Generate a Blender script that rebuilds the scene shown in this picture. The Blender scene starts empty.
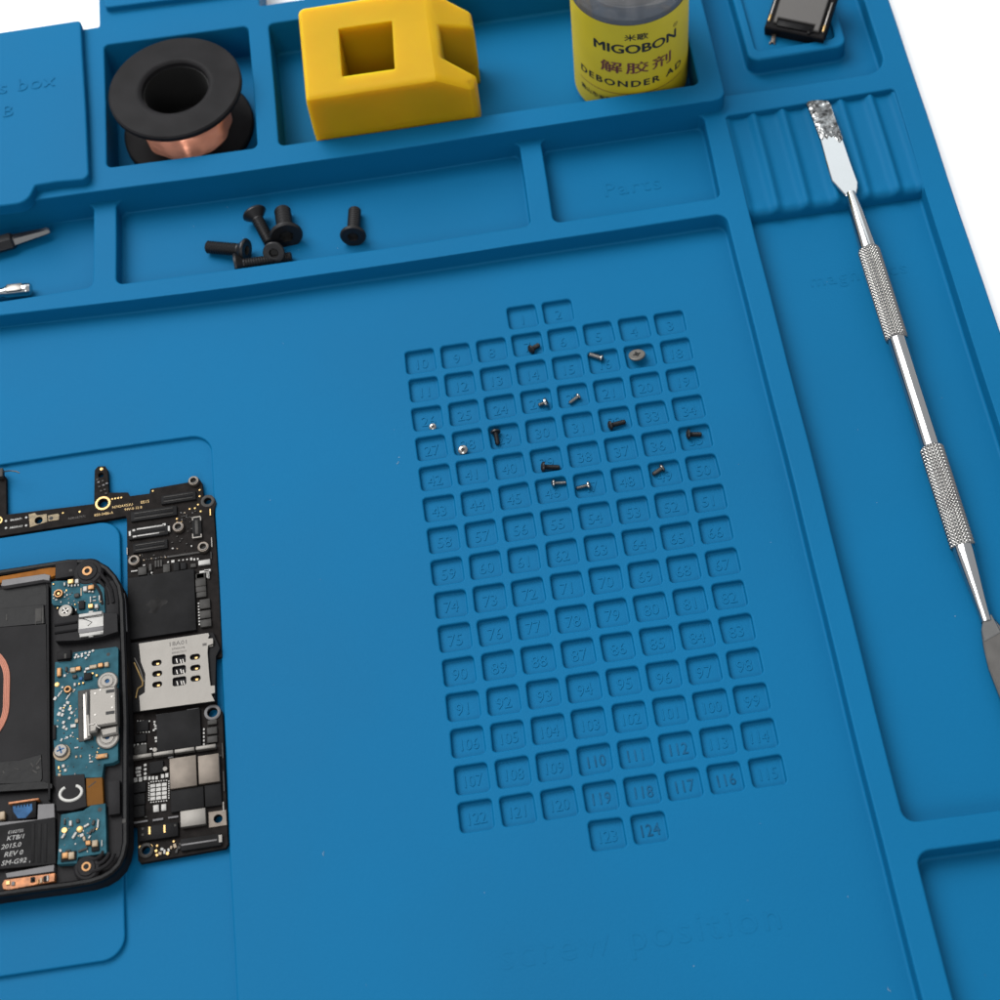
import bpy, bmesh, math, random
from mathutils import Vector as V, Matrix, noise
from mathutils.geometry import delaunay_2d_cdt
random.seed(7)
S = 0.001                                     # everything below is written in millimetres
sc = bpy.context.scene
COL = sc.collection
# ------------------------------------------------------------------ camera (fitted to the screw grid)
F = 1700.0
R_ = Matrix(((0.9889055809808904, 0.1243796331847875, 0.08121242979778019),
             (-0.14833570336178062, 0.8559016019359205, 0.4954078793394532),
             (-0.007891198451914397, -0.5019583196364675, 0.8648558112972673)))
CAM = V((-11.00112859, -148.30027703, 278.29421306))
def at(px, py, z=0.0):
    """photo pixel -> point in mm on the level plane at height z"""
    d = R_.transposed() @ V(((px-500)/F, (py-500)/F, 1.0))
    d = V((d.x, -d.y, -d.z))
    s = (z-CAM.z)/d.z
    return CAM + d*s
def crop(ox, oy, s):
    return lambda x, y, z=0.0: at(ox+x/s, oy+y/s, z)
cd = bpy.data.cameras.new('camera'); cam = bpy.data.objects.new('camera', cd); COL.objects.link(cam)
flip = Matrix(((1,0,0),(0,-1,0),(0,0,-1)))
M3 = flip @ R_.transposed() @ flip            # camera axes in the world
cam.matrix_world = Matrix.Translation(CAM*S) @ M3.to_4x4()
cd.sensor_width = 36; cd.lens = 36*F/1000; cd.clip_start = 0.01; cd.clip_end = 50
cd.dof.use_dof = True; cd.dof.focus_distance = 0.315; cd.dof.aperture_fstop = 26
sc.camera = cam
# ------------------------------------------------------------------ materials
def mat(name, col, rough=.5, metal=0., bump=0., bscale=1500., var=0., vscale=60., coat=0., spec=.5, rvar=0., trans=0., sss=0.):
    m = bpy.data.materials.new(name); m.use_nodes = True
    nt = m.node_tree; b = nt.nodes['Principled BSDF']; N = nt.nodes.new; L = nt.links.new
    b.inputs['Base Color'].default_value = (*col, 1); b.inputs['Roughness'].default_value = rough
    b.inputs['Metallic'].default_value = metal; b.inputs['Coat Weight'].default_value = coat
    b.inputs['Specular IOR Level'].default_value = spec; b.inputs['Transmission Weight'].default_value = trans
    if sss:
        b.inputs['Subsurface Weight'].default_value = sss; b.inputs['Subsurface Radius'].default_value = (1,.62,.04); b.inputs['Subsurface Scale'].default_value = .011
    tc = N('ShaderNodeTexCoord')
    if bump:
        n = N('ShaderNodeTexNoise'); n.inputs['Scale'].default_value = bscale; n.inputs['Detail'].default_value = 3
        bp = N('ShaderNodeBump'); bp.inputs['Strength'].default_value = bump; bp.inputs['Distance'].default_value = .0002
        L(tc.outputs['Object'], n.inputs['Vector']); L(n.outputs['Fac'], bp.inputs['Height']); L(bp.outputs['Normal'], b.inputs['Normal'])
    if var or rvar:
        n = N('ShaderNodeTexNoise'); n.inputs['Scale'].default_value = vscale; n.inputs['Detail'].default_value = 4
        L(tc.outputs['Object'], n.inputs['Vector'])
        if var:
            r = N('ShaderNodeValToRGB'); r.color_ramp.elements[0].position = .3; r.color_ramp.elements[1].position = .7
            r.color_ramp.elements[0].color = (*[c*(1-var) for c in col], 1); r.color_ramp.elements[1].color = (*[c*(1+var) for c in col], 1)
            L(n.outputs['Fac'], r.inputs['Fac']); L(r.outputs['Color'], b.inputs['Base Color'])
        if rvar:
            q = N('ShaderNodeMapRange'); q.inputs['To Min'].default_value = max(.02, rough-rvar); q.inputs['To Max'].default_value = rough+rvar
            L(n.outputs['Fac'], q.inputs['Value']); L(q.outputs['Result'], b.inputs['Roughness'])
    return m
BLUE = (0.0008, 0.091, 0.207)
M = dict(

 blue=mat('blue_silicone', BLUE, .62, bump=.16, bscale=2000, var=.06, vscale=14, spec=.085, rvar=.10),
 plate=mat('grey_module_plate', (0.06, 0.0564, 0.054), .5, .35, bump=.05, bscale=1500),
 dirt=mat('stained_blue_silicone', (0.0045, 0.064, 0.142), .7, bump=.1, bscale=2600, var=.3, vscale=300, spec=.1),
 table=mat('white_table', (.9,.9,.9), .6, bump=.02, bscale=300),
 yellow=mat('yellow_plastic', (.385,.232,.0035), .55, bump=.06, bscale=1800, var=.04, vscale=120, spec=.12, sss=.85),
 black=mat('black_plastic', (0.0056, 0.005425, 0.00595), .5, bump=.12, bscale=1600, var=.25, vscale=250, spec=0.06),
 blackm=mat('matte_black_plastic', (0.0098, 0.0094, 0.0102), .55, bump=.15, bscale=2000, var=.25, vscale=150, spec=0.07),
 gloss=mat('glossy_black_tape', (0.003, 0.003, 0.0035), .42, bump=.7, bscale=420, spec=0.10),
 steelblk=mat('blackened_steel', (0.018, 0.018, 0.0192), .38, .55, bump=.1, bscale=1500, rvar=.1, vscale=400),
 knurl=mat('knurled_steel', (.26,.256,.248), .2, 1., bump=.1, bscale=900, rvar=.08, vscale=300),
 steel=mat('bright_steel', (0.30, 0.295, 0.285), .22, 1., bump=.05, bscale=900, rvar=.08, vscale=300),
 chrome=mat('chromed_steel', (0.44, 0.447, 0.45), .13, 1., bump=.04, bscale=300, rvar=.05, vscale=200),
 worn=mat('scorched_steel', (.17,.172,.172), .18, 1., bump=1., bscale=800, var=1., vscale=620),
 dksteel=mat('dark_steel', (0.16, 0.152, 0.144), .35, 1., bump=.08, bscale=1000, rvar=.1, vscale=300),
 tin=mat('tinned_shield', (.13,.122,.112), .5, .7, bump=.10, bscale=900, var=.08, vscale=500, rvar=.08),
 nickel=mat('dull_nickel', (.095,.080,.067), .5, .7, bump=.12, bscale=900, var=.15, vscale=500),
 grey=mat('grey_metal_strip', (0.085, 0.082, 0.085), .6, .2, bump=.15, bscale=900, var=.12, vscale=400),
 copper=mat('copper_wire', (.80,.34,.22), .30, .55, bump=.04, bscale=900, var=.1, vscale=200),
 coil=mat('pink_copper_coil', (0.36, 0.145, 0.095), .5, .3, bump=.1, bscale=900, var=.06, vscale=300),
 gold=mat('gold_plating', (0.34, 0.225, 0.09), .4, .8, var=.15, vscale=900),
 brass=mat('brass', (0.19, 0.10, 0.042), .45, .8, var=.2, vscale=900),
 bronze=mat('bronze_plate', (0.11, 0.084, 0.048), .5, .5, bump=.25, bscale=1400, var=.35, vscale=1300),
 pcb=mat('black_circuit_board', (0.0082, 0.0068, 0.0064), .65, bump=.2, bscale=1800, var=.35, vscale=700, spec=0.05),
 pcbblue=mat('blue_circuit_board', (0.015, 0.062, 0.083), .6, bump=.15, bscale=1500, var=.3, vscale=500, spec=0.07),
 chip=mat('chip_resin', (0.0092, 0.0091, 0.0096), .62, bump=.08, bscale=2000, var=.25, vscale=300, spec=0.06),
 chipg=mat('grey_component', (0.025, 0.0235, 0.022), .5, var=.3, vscale=900, spec=0.15),
 tan=mat('tan_ceramic', (0.21, 0.155, 0.095), .5, var=.25, vscale=900),
 white=mat('white_solder', (0.22, 0.215, 0.206), .5, .3, var=.1, vscale=900),
 print=mat('white_print', (0.403, 0.3965, 0.377), .6),
 printgold=mat('gold_print', (0.372, 0.252, 0.102), .5, .3),
 ink=mat('black_ink', (.010,.010,.010), .6), maroon=mat('maroon_ink', (.105,.022,.022), .6), etch=mat('etched_mark', (.035,.030,.026), .6),
 label=mat('yellow_label_paper', (0.47, 0.375, 0.010), .55, bump=.04, bscale=900, var=.06, vscale=90),
 orange=mat('orange_flex_film', (0.17, 0.060, 0.007), .6, var=.25, vscale=500, bump=.1, spec=.08), amber=mat('amber_flex_film', (0.10, 0.040, 0.005), .6, var=.1, vscale=300, spec=.08),
 orangecu=mat('bright_copper_foil', (0.25, 0.092, 0.03), .5, .3, var=.45, vscale=700, bump=.3, bscale=900),
 bluefilm=mat('blue_film', (0.022, 0.068, 0.15), .6, var=.3, vscale=600, spec=.08),
 liquid=mat('grey_liquid', (.55,.55,.55), .03, trans=1.), cap=mat('white_cap', (.7,.7,.68), .4),
 glass=mat('clear_glass', (.50,.50,.51), .03, trans=.85),
 wrinkled=mat('wrinkled_black_film', (.004,.004,.0045), .24, bump=1., bscale=330, spec=.30),
 residue=mat('dull_residue', (.016,.0155,.0155), .7, var=.5, vscale=500, spec=.05),
 faint=mat('faint_white_print', (.24,.237,.232), .7),
 fold=mat('dark_hole', (.004,.004,.004), .7),
)
# ------------------------------------------------------------------ linking helpers
def props(o, label=None, cat=None, group=None, kind=None):
    if label: o['label'] = label
    if cat: o['category'] = cat
    if group: o['group'] = group
    if kind: o['kind'] = kind
    return o
def root(name, loc, label, cat, group=None):
    o = bpy.data.objects.new(name, None); COL.objects.link(o); o.location = V(loc)*S; o.empty_display_size = .005
    return props(o, label, cat, group)
def link(name, me, m, parent=None, loc=(0,0,0)):
    o = bpy.data.objects.new(name, me); COL.objects.link(o); o.location = V(loc)*S
    if m is not None:
        me.materials.clear(); me.materials.append(m)
    if parent: o.parent = parent
    return o
def mesh_of(name, verts, faces, normals=None, smooth=True):
    me = bpy.data.meshes.new(name)
    me.from_pydata([V(v)*S for v in verts], [], faces); me.validate(); me.update()
    if smooth: me.shade_smooth()
    if normals is not None and len(normals) == len(me.vertices):
        me.normals_split_custom_set_from_vertices([V(n).normalized() for n in normals])
    return me
class MB:
    """gathers shapes (mm, in the thing's own frame) into one mesh"""
    def __init__(s): s.bm = bmesh.new()
    def add(s, vs, fs):
        b = [s.bm.verts.new(v) for v in vs]; out = []
        for f in fs:
            try: out.append(s.bm.faces.new([b[i] for i in f]))
            except ValueError: pass
        return b, out
    def box(s, c, d, rz=0., bev=0., seg=2, mtx=None):
        t = bmesh.new(); bmesh.ops.create_cube(t, size=1)
        bmesh.ops.scale(t, vec=d, verts=t.verts)
        if bev: bmesh.ops.bevel(t, geom=t.edges[:], offset=bev, segments=seg, profile=.5, affect='EDGES')
        mt = Matrix.Translation(c) @ Matrix.Rotation(rz, 4, 'Z')
        if mtx is not None: mt = mtx @ mt
        bmesh.ops.transform(t, matrix=mt, verts=t.verts); s.join(t); return s
    def join(s, t):
        t.verts.index_update(); s.add([v.co.copy() for v in t.verts], [[v.index for v in f.verts] for f in t.faces]); t.free()
    def prism(s, poly, z0, z1, bev=0., holes=()):
        """vertical prism over an outline, optional holes and top bevel"""
        pts = [V((p[0],p[1])) for p in poly]
        if area(pts) < 0: pts.reverse()
        loops = [pts]+[ [V((p[0],p[1])) for p in h] for h in holes]
        for h in loops[1:]:
            if area(h) > 0: h.reverse()
        tops = [inset(l, bev) if bev else l for l in loops]
        fv, ff = fill(tops[0], tops[1:])
        s.add([(p[0],p[1],z1) for p in fv], ff)
        for l, t in zip(loops, tops):
            n = len(l); vs = [(p.x,p.y,z0) for p in l]+[(p.x,p.y,z1-bev) for p in l]+[(p.x,p.y,z1) for p in t]
            fs = []
            for i in range(n):
                j = (i+1)%n
                fs.append((i,j,n+j,n+i))
                if bev: fs.append((n+i,n+j,2*n+j,2*n+i))
            s.add(vs, fs)
        fv, ff = fill(loops[0], loops[1:]); s.add([(p[0],p[1],z0) for p in fv], [f[::-1] for f in ff])
        return s
    def lathe(s, prof, n=32, c=(0,0,0), mtx=None, cap=True):
        vs = []; fs = []
        for (r,z) in prof:
            for k in range(n):
                a = 2*math.pi*k/n; vs.append(V((r*math.cos(a), r*math.sin(a), z)))
        for i in range(len(prof)-1):
            for k in range(n):
                k2 = (k+1)%n; fs.append((i*n+k, i*n+k2, (i+1)*n+k2, (i+1)*n+k))
        if cap and prof[0][0] > 1e-6: fs.append(tuple(range(n))[::-1])
        if cap and prof[-1][0] > 1e-6: fs.append(tuple((len(prof)-1)*n+k for k in range(n)))
        mt = Matrix.Translation(c) if mtx is None else mtx
        s.add([mt @ v for v in vs], fs); return s
    def tube(s, pts, r, n=8, closed=False):
        pts = [V(p) for p in pts]; N = len(pts); vs = []; fs = []
        for i, p in enumerate(pts):
            a = pts[(i-1)%N] if closed or i else pts[0]; b = pts[(i+1)%N] if closed or i < N-1 else pts[-1]
            t = (b-a).normalized(); u = t.cross(V((0,0,1)));
            if u.length < 1e-4: u = t.cross(V((0,1,0)))
            u.normalize(); w = u.cross(t)
            rr = r[i] if isinstance(r, (list,tuple)) else r
            for k in range(n):
                q = 2*math.pi*k/n; vs.append(p+u*(rr*math.cos(q))+w*(rr*math.sin(q)))
        for i in range(N if closed else N-1):
            for k in range(n):
                k2 = (k+1)%n; j = (i+1)%N; fs.append((i*n+k, i*n+k2, j*n+k2, j*n+k))
        if not closed:
            fs.append(tuple(range(n))[::-1]); fs.append(tuple((N-1)*n+k for k in range(n)))
        s.add(vs, fs); return s
    def build(s, name, m, parent=None, loc=(0,0,0), smooth=35):
        bmesh.ops.remove_doubles(s.bm, verts=s.bm.verts, dist=1e-4)
        bmesh.ops.recalc_face_normals(s.bm, faces=s.bm.faces)
        bmesh.ops.scale(s.bm, vec=(S,S,S), verts=s.bm.verts)
        me = bpy.data.meshes.new(name)
        if smooth:
            lim = math.radians(smooth)
            for f in s.bm.faces: f.smooth = True
            for e in s.bm.edges:
                if len(e.link_faces) != 2 or e.calc_face_angle(0) > lim: e.smooth = False
        s.bm.to_mesh(me); s.bm.free()
        return link(name, me, m, parent, loc)
def area(p):
    return sum(p[i].x*p[(i+1)%len(p)].y-p[(i+1)%len(p)].x*p[i].y for i in range(len(p)))/2
def inset(l, d):
    n = len(l); out = []
    for i in range(n):
        a, b, c = l[i-1], l[i], l[(i+1)%n]
        e1 = (b-a).normalized(); e2 = (c-b).normalized()
        n1 = V((-e1.y,e1.x)); n2 = V((-e2.y,e2.x)); m = n1+n2
        if m.length < 1e-6: out.append(b+n1*d); continue
        m.normalize(); out.append(b+m*(d/max(.35, m.dot(n1))))
    return out
def inside(p, l):
    c = False; n = len(l); j = n-1
    for i in range(n):
        if (l[i].y > p.y) != (l[j].y > p.y) and p.x < (l[j].x-l[i].x)*(p.y-l[i].y)/(l[j].y-l[i].y)+l[i].x: c = not c
        j = i
    return c
def fill(outer, holes):
    vs = []; ed = []
    for l in [outer]+list(holes):
        b = len(vs); n = len(l); vs += [V((p[0],p[1])) for p in l]; ed += [(b+i, b+(i+1)%n) for i in range(n)]
    r = delaunay_2d_cdt(vs, ed, [], 1, 1e-6)
    V2, Fc = r[0], r[2]; out = []
    bb = [(min(p.x for p in h), max(p.x for p in h), min(p.y for p in h), max(p.y for p in h), h) for h in holes]
    for f in Fc:
        c = (V2[f[0]]+V2[f[1]]+V2[f[2]])/3
        if not inside(c, outer): continue
        if any(x0 <= c.x <= x1 and y0 <= c.y <= y1 and inside(c, h) for x0,x1,y0,y1,h in bb): continue
        a = (V2[f[1]]-V2[f[0]]).cross(V2[f[2]]-V2[f[0]])
        out.append(tuple(f) if a > 0 else tuple(f[::-1]))
    return V2, out
# ------------------------------------------------------------------ text
TXT = {}
def text(s, size, extr=.1, bold=0., align='CENTER', res=3, mono=False, spacing=1., shear=0.):
    k = (s,size,extr,bold,align,res,mono,spacing,shear)
    if k in TXT: return TXT[k]
    c = bpy.data.curves.new('lettering', 'FONT'); c.body = s; c.size = size; c.extrude = extr; c.offset = bold
    c.align_x = align; c.align_y = 'CENTER'; c.resolution_u = res; c.space_character = spacing; c.shear = shear
    o = bpy.data.objects.new('lettering', c); COL.objects.link(o)
    dg = bpy.context.evaluated_depsgraph_get()
    me = bpy.data.meshes.new_from_object(o.evaluated_get(dg))
    bpy.data.objects.remove(o); bpy.data.curves.remove(c)
    TXT[k] = ([tuple(v.co) for v in me.vertices], [tuple(p.vertices) for p in me.polygons])
    bpy.data.meshes.remove(me); return TXT[k]
def text_mesh(name, s, size, loc, rz=0., sx=1., sy=1., f=None, **kw):
    vs, fs = text(s, size, **kw); mt = Matrix.Translation(loc) @ Matrix.Rotation(rz, 4, 'Z') @ Matrix.Diagonal((sx,sy,1,1))
    vs = [mt @ V(v) for v in vs]
    if f: vs = [f(v) for v in vs]
    if sx*sy < 0: fs = [q[::-1] for q in fs]
    return mesh_of(name, vs, fs, smooth=False)
# ------------------------------------------------------------------ the mat as a tree of rounded outlines
ZB, L0, L1, L2 = -3.2, 0.0, 4.3, 8.2
def warp(p, w=1.0):
    """soft rubber is never quite straight"""
    x, y, z = p
    return (x+w*(.10*math.sin(y*.061+1.3)+.05*math.sin(y*.17)), y+w*(.12*math.sin(x*.049+.4)+.05*math.sin(x*.15+2)), z+w*(.05*math.sin(x*.07)*math.cos(y*.06)))
def ring(poly, d, seg=6, step=9.):
    """outline with rounded corners, grown by d; same vertex count for every d"""
    n = len(poly); P = [V((p[0],p[1])) for p in poly]; out = []
    if area(P) < 0: raise ValueError('outline must run counter-clockwise')
    for i in range(n):
        a, b, c = P[i-1], P[i], P[(i+1)%n]; r = poly[i][2]
        e1 = (b-a).normalized(); e2 = (c-b).normalized()
        o1 = V((e1.y,-e1.x)); o2 = V((e2.y,-e2.x))
        cr = e1.cross(e2); half = math.atan2(abs(cr), e1.dot(e2))/2
        if abs(cr) < 1e-4: pts = [(b, o1)]; pts = [(b+o1*d, o1)]; out.append(pts); continue
        k = r*math.tan(half); sg = 1 if cr > 0 else -1
        cen = b-e1*k-o1*(r*sg)
        rr = max(.02, r+d*sg); pts = []
        a1 = math.atan2(o1.y*sg, o1.x*sg); a2 = math.atan2(o2.y*sg, o2.x*sg)
        da = (a2-a1+math.pi)%(2*math.pi)-math.pi
        for q in range(seg+1):
            an = a1+da*q/seg; u = V((math.cos(an), math.sin(an)))
            pts.append((cen+u*rr, u*sg))
        out.append(pts)
    # subdivide the straight runs by the undisturbed length
    res = []
    for i in range(n):
        cur = out[i]; nxt = out[(i+1)%n]; res += cur
        L = (P[(i+1)%n]-P[i]).length; m = int(L//step)
        a = cur[-1][0]; b = nxt[0][0]; nn = cur[-1][1]
        for q in range(1, m): res.append((a.lerp(b, q/m), nn))
    return res
def profile(zo, zi, e=.35, e2=.35, seg=3):
    """(offset, height, normal in the offset direction, normal up) from the outer level to the inner one"""
    out = []
    if zo > zi:
        for q in range(seg+1):
            a = math.radians(90+90*q/seg); out.append((e+e*math.cos(a), zo-e+e*math.sin(a), math.cos(a), math.sin(a)))
        for q in range(seg+1):
            b = math.radians(-90*q/seg); out.append((-e2+e2*math.cos(b), zi+e2+e2*math.sin(b), -math.cos(b), -math.sin(b)))
    else:
        for q in range(seg+1):
            b = math.radians(-90-90*q/seg); out.append((e2+e2*math.cos(b), zo+e2+e2*math.sin(b), -math.cos(b), -math.sin(b)))
        for q in range(seg+1):
            a = math.radians(90*q/seg); out.append((-e+e*math.cos(a), zi-e+e*math.sin(a), math.cos(a), math.sin(a)))
    return out
class Sheet:
    def __init__(s): s.v = []; s.f = []; s.n = []
    def wall(s, poly, zo, zi, e=.35, e2=.35, draft=0., seg=3, cs=6):
        """the step round an outline; returns (outer ring, inner ring) in the plane"""
        pr = profile(zo, zi, e, e2, seg); base = len(s.v); rings = []
        for (d, z, nd, nz) in pr:
            r = ring(poly, d, cs); rings.append(r)
            for (p, u) in r: s.v.append((p.x,p.y,z)); s.n.append((u.x*nd, u.y*nd, nz))
        n = len(rings[0])
        for k in range(len(pr)-1):
            for i in range(n):
                j = (i+1)%n; s.f.append((base+k*n+i, base+k*n+j, base+(k+1)*n+j, base+(k+1)*n+i))
        return [p for p,_ in rings[0]], [p for p,_ in rings[-1]]
    def flat(s, outer, holes, z):
        # interior guide points keep the sheet able to bend a little
        v2, f = fill(outer, holes); b = len(s.v)
        for p in v2: s.v.append((p.x,p.y,z)); s.n.append((0,0,1))
        s.f += [tuple(b+i for i in q) for q in f]
    def build(s, name, m, parent, w=1.0):
        return link(name, mesh_of(name, [warp(v, w) for v in s.v], [q[::1] for q in s.f], s.n), m, parent)
def rect(x0, x1, y0, y1, r): return [(x0,y0,r),(x1,y0,r),(x1,y1,r),(x0,y1,r)]
MATT = root('silicone_repair_mat', (0,0,0), 'large blue silicone repair mat with compartments and numbered screw cells on the white table', 'mat')
def edge_fix(x):                               # the strips bow up a little at the far left
    return 0.0 if x > -10 else 1.7*((-10-x)/100)**1.5
# outlines
XL, XR, YB, YT = -360., 86.3, -150., 144.9
o_outer = rect(XL, XR, YB, YT, 3.)
o_work = [(-330,-140,2),(40.6,-140,2),(40.5,69.5,2.2),(-10,69.6,0),(-60,69.9,0),(-85,70.5,0),(-110,71.5,0),(-330,73,2)]
o_recess = rect(-300,-68.,-122,38.,4.)
o_island = rect(-290,-86.4,-63.6,21.4,4.)
o_compA = [(-200,76.2,1.5),(-110,75.1,0),(-90.1,75.1,1.6),(-89.9,97.4,2.0),(-110,97.8,0),(-200,99.4,1.0)]
o_compB = [(-85.2,74.9,1.6),(-30,74.0,0),(.9,73.9,1.6),(1.3,96.78,2.0),(-10,96.75,0),(-60,96.9,0),(-85.0,97.35,2.0)]
o_compC = [(5.6,73.75,1.6),(40.2,73.75,1.6),(40.7,96.72,2.0),(5.9,96.72,2.0)]
o_tray = [(44.9,-61.6,2.2),(79.6,-61.8,2.2),(81.0,69,0),(81.3,95.9,.8),(45.3,95.2,.8)]
o_low = rect(45.3,79.6,-140,-66.7,2.4)
o_pocket = [(44.9,100.9,1.2),(81.0,100.9,4.6),(81.0,141,3),(44.9,141,1.2)]
o_perch = [(53.1,109.4,2.4),(74.5,109.8,2.4),(74.6,137,2.4),(53.2,137,2.4)]
o_perchin = [(55.0,112.0,1.2),(72.4,112.4,1.2),(72.5,135,1.2),(55.1,135,1.2)]
o_under = rect(-330,43.9,98.2,142.8,.5)
ROWP, COLP = 6.828, 7.2
cells = []; num = 1
for r in range(17):
    cols = [3,4] if r == 0 else ([3,4] if r == 16 else (list(range(7,-1,-1)) if r % 2 == 1 else list(range(8))))
    for c in cols: cells.append((num, r, c)); num += 1
def cell_poly(r, c):
    x = -25.2+COLP*c; y = 47.8-ROWP*(r-1)
    j = random.Random(r*31+c); k = lambda: j.uniform(-.09,.09)
    return [(x-2.9+k(),y-2.65+k(),.75+k()),(x+2.9+k(),y-2.65+k(),.75+k()),(x+2.9+k(),y+2.65+k(),.75+k()),(x-2.9+k(),y+2.65+k(),.75+k())]
# base sheet
sh = Sheet()
a_out, a_in = sh.wall(o_outer, ZB, L1, .5, .2)
low_edge = a_out
w_o, w_i = sh.wall(o_work, L1, L0, .4, .5)
r_o, r_i = sh.wall(o_recess, L0, L0-.9, .35, .35, cs=8)
i_o, i_i = sh.wall(o_island, L0-.9, L0, .35, .4, cs=8)
holesL1 = [w_o]
for o in (o_compA, o_compB, o_compC):
    p, q = sh.wall(o, L1, L0, .4, .6); holesL1.append(p); sh.flat(q, [], L0)
p, q = sh.wall(o_tray, L1, L0, .4, .6); holesL1.append(p); sh.flat(q, [], L0)
p, q = sh.wall(o_low, L1, L0, .4, .6); holesL1.append(p); sh.flat(q, [], L0)
p, q = sh.wall(o_pocket, L1, L0, .5, .6, cs=10); holesL1.append(p)
pp, pq = sh.wall(o_perch, L0, L1+.2, .7, .6); sh.flat(q, [pp], L0)
p2, q2 = sh.wall(o_perchin, L1+.2, L1-1.1, .4, .4); sh.flat(pq, [p2], L1+.2); sh.flat(q2, [], L1-1.1)
p, q = sh.wall(o_under, L1, -2.2, .2, .2); holesL1.append(p); sh.flat(q, [], -2.2)
sh.flat(a_in, holesL1, L1)
cell_hole = {}
for (n_, r, c) in cells: cell_hole[n_] = [p for p,_ in ring(cell_poly(r,c), .36, 4)]
sh.flat(w_i, [r_o]+list(cell_hole.values()), L0)
sh.flat(r_i, [i_o], L0-.9); sh.flat(i_i, [], L0)
sh.v += [(p.x,p.y,ZB) for p in low_edge]; sh.n += [(0,0,-1)]*len(low_edge)
sh.f.append(tuple(range(len(sh.v)-len(low_edge), len(sh.v)))[::-1])
sh.build('mat_base', M['blue'], MATT)
# screw cells: a bowl each, the number standing on its floor
CD = 1.2
stained = {110:1, 111:1, 112:1, 116:1, 117:1, 118:1, 119:1, 124:1}
order = sorted(cells, key=lambda k: -k[1]); keep = {k[0] for k in order[:70]} | {k[0] for k in cells if k[1] in range(3, 8)}
keep = set([k[0] for k in order if k[0] in keep][:100])
for k in order:
    if len(keep) >= 100: break
    keep.add(k[0])
rest = Sheet(); rest_txt = ([], [])
def number_geo(n_, r, c):
    x = -25.2+COLP*c; y = 47.8-ROWP*(r-1)
    s = str(n_); vs, fs = text(s, 2.9 if n_ < 100 else 2.75, extr=.09, res=2)
    mt = Matrix.Translation((x-.05+random.uniform(-.12,.12), y-.15, -CD+.03)) @ Matrix.Rotation(random.uniform(-.03,.03), 4, 'Z') @ Matrix.Diagonal((1. if n_ < 100 else .9, 1.12, 1, 1))
    return [warp(mt @ V(v)) for v in vs], fs
for (n_, r, c) in cells:
    s_ = Sheet() if n_ in keep else rest
    po, qi = s_.wall(cell_poly(r,c), L0, L0-CD, .36, .4, cs=4); s_.flat(qi, [], L0-CD)
    vs, fs = number_geo(n_, r, c)
    if n_ in keep:
        st = n_ in stained
        cell = s_.build('screw_cell', M['blue'], MATT)
        if st: cell['label'] = 'screw cell with a grimy raised number'
        link('raised_number', mesh_of('raised_number', vs, fs, smooth=False), M['dirt' if st else 'blue'], cell)
    else:
        b = len(rest_txt[0]); rest_txt[0].extend(vs); rest_txt[1].extend(tuple(b+i for i in f) for f in fs)
ro = rest.build('screw_cell', M['blue'], MATT); ro['kind'] = 'stuff'
link('raised_number', mesh_of('raised_number', rest_txt[0], rest_txt[1], smooth=False), M['blue'], ro)
# raised storage block along the back
sb = Sheet()
o_block = [(-330,100.5,2),(-110,97.6,0),(-60,96.75,0),(-10,96.6,0),(43,96.5,0),(45.5,96.5,2.4),(45.9,144.5,1.5),(-50.7,144.5,.4),(-50.6,178,2),(-87.6,178,2),(-87.2,145.4,.5),(-330,144.8,1.5)]
b_out, b_in = sb.wall(o_block, -1.9, L2, .45, .05)
o_c1 = [(-85.9,103.3,1.3),(-53.6,102.7,1.3),(-53.7,138.8,1.3),(-86.1,139.4,1.3)]
o_c2 = [(-49.0,102.3,1.3),(40.6,101.5,1.3),(40.7,138.2,1.3),(-49.1,138.4,1.3)]
hs = []
FL = -1.4
for o in (o_c1, o_c2):
    p, q = sb.wall(o, L2, FL, .4, .7); hs.append(p); sb.flat(q, [], FL)
sb.flat(b_in, hs, L2)
sb.build('storage_block', M['blue'], MATT)
# hinged lid over the left box, closed
lid = Sheet(); ZL = L2+2.2
o_lid = [(-180,96.2,1.),(-112,95.4,0),(-102.2,95.1,3.4),(-100.5,99.45,.6),(-96,99.5,0),(-89.1,98.9,1.6),(-90.7,146.0,1.0),(-180,146.0,1.)]
lo, li = lid.wall(o_lid, L2-.6, ZL, .5, .05); lid.flat(li, [], ZL)
lid.v += [(p.x,p.y,L2-.6) for p in lo]; lid.n += [(0,0,-1)]*len(lo); lid.f.append(tuple(range(len(lid.v)-len(lo), len(lid.v)))[::-1])
LID = lid.build('box_lid', M['blue'], MATT); LID['label'] = 'closed lid with raised lettering and a finger tab'
for (s, sz, px, py, al) in (('parts box', 5.2, 55.5, 80.5, 'RIGHT'), ('B', 4.6, 13.6, 111, 'RIGHT')):
    p = at(px, py, ZL)
    link('raised_lettering', text_mesh('raised_lettering', s, sz, (p.x,p.y,ZL), .0, align=al, extr=.16, bold=-.02, spacing=1.1), M['blue'], LID)
# opened lid of the spool box, folded back behind the block
fp = Sheet(); o_plug = [(-85.4,149.2,1.),(-52.6,148.4,1.),(-52.6,176,1.5),(-85.8,176,1.5)]
fo, fi = fp.wall(o_plug, L2-.02, L2+1.7, .4, .4); fp.flat(fi, [], L2+1.7); FLAP = fp.build('box_lid', M['blue'], MATT); FLAP['label'] = 'opened lid folded back behind the spool box'
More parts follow.
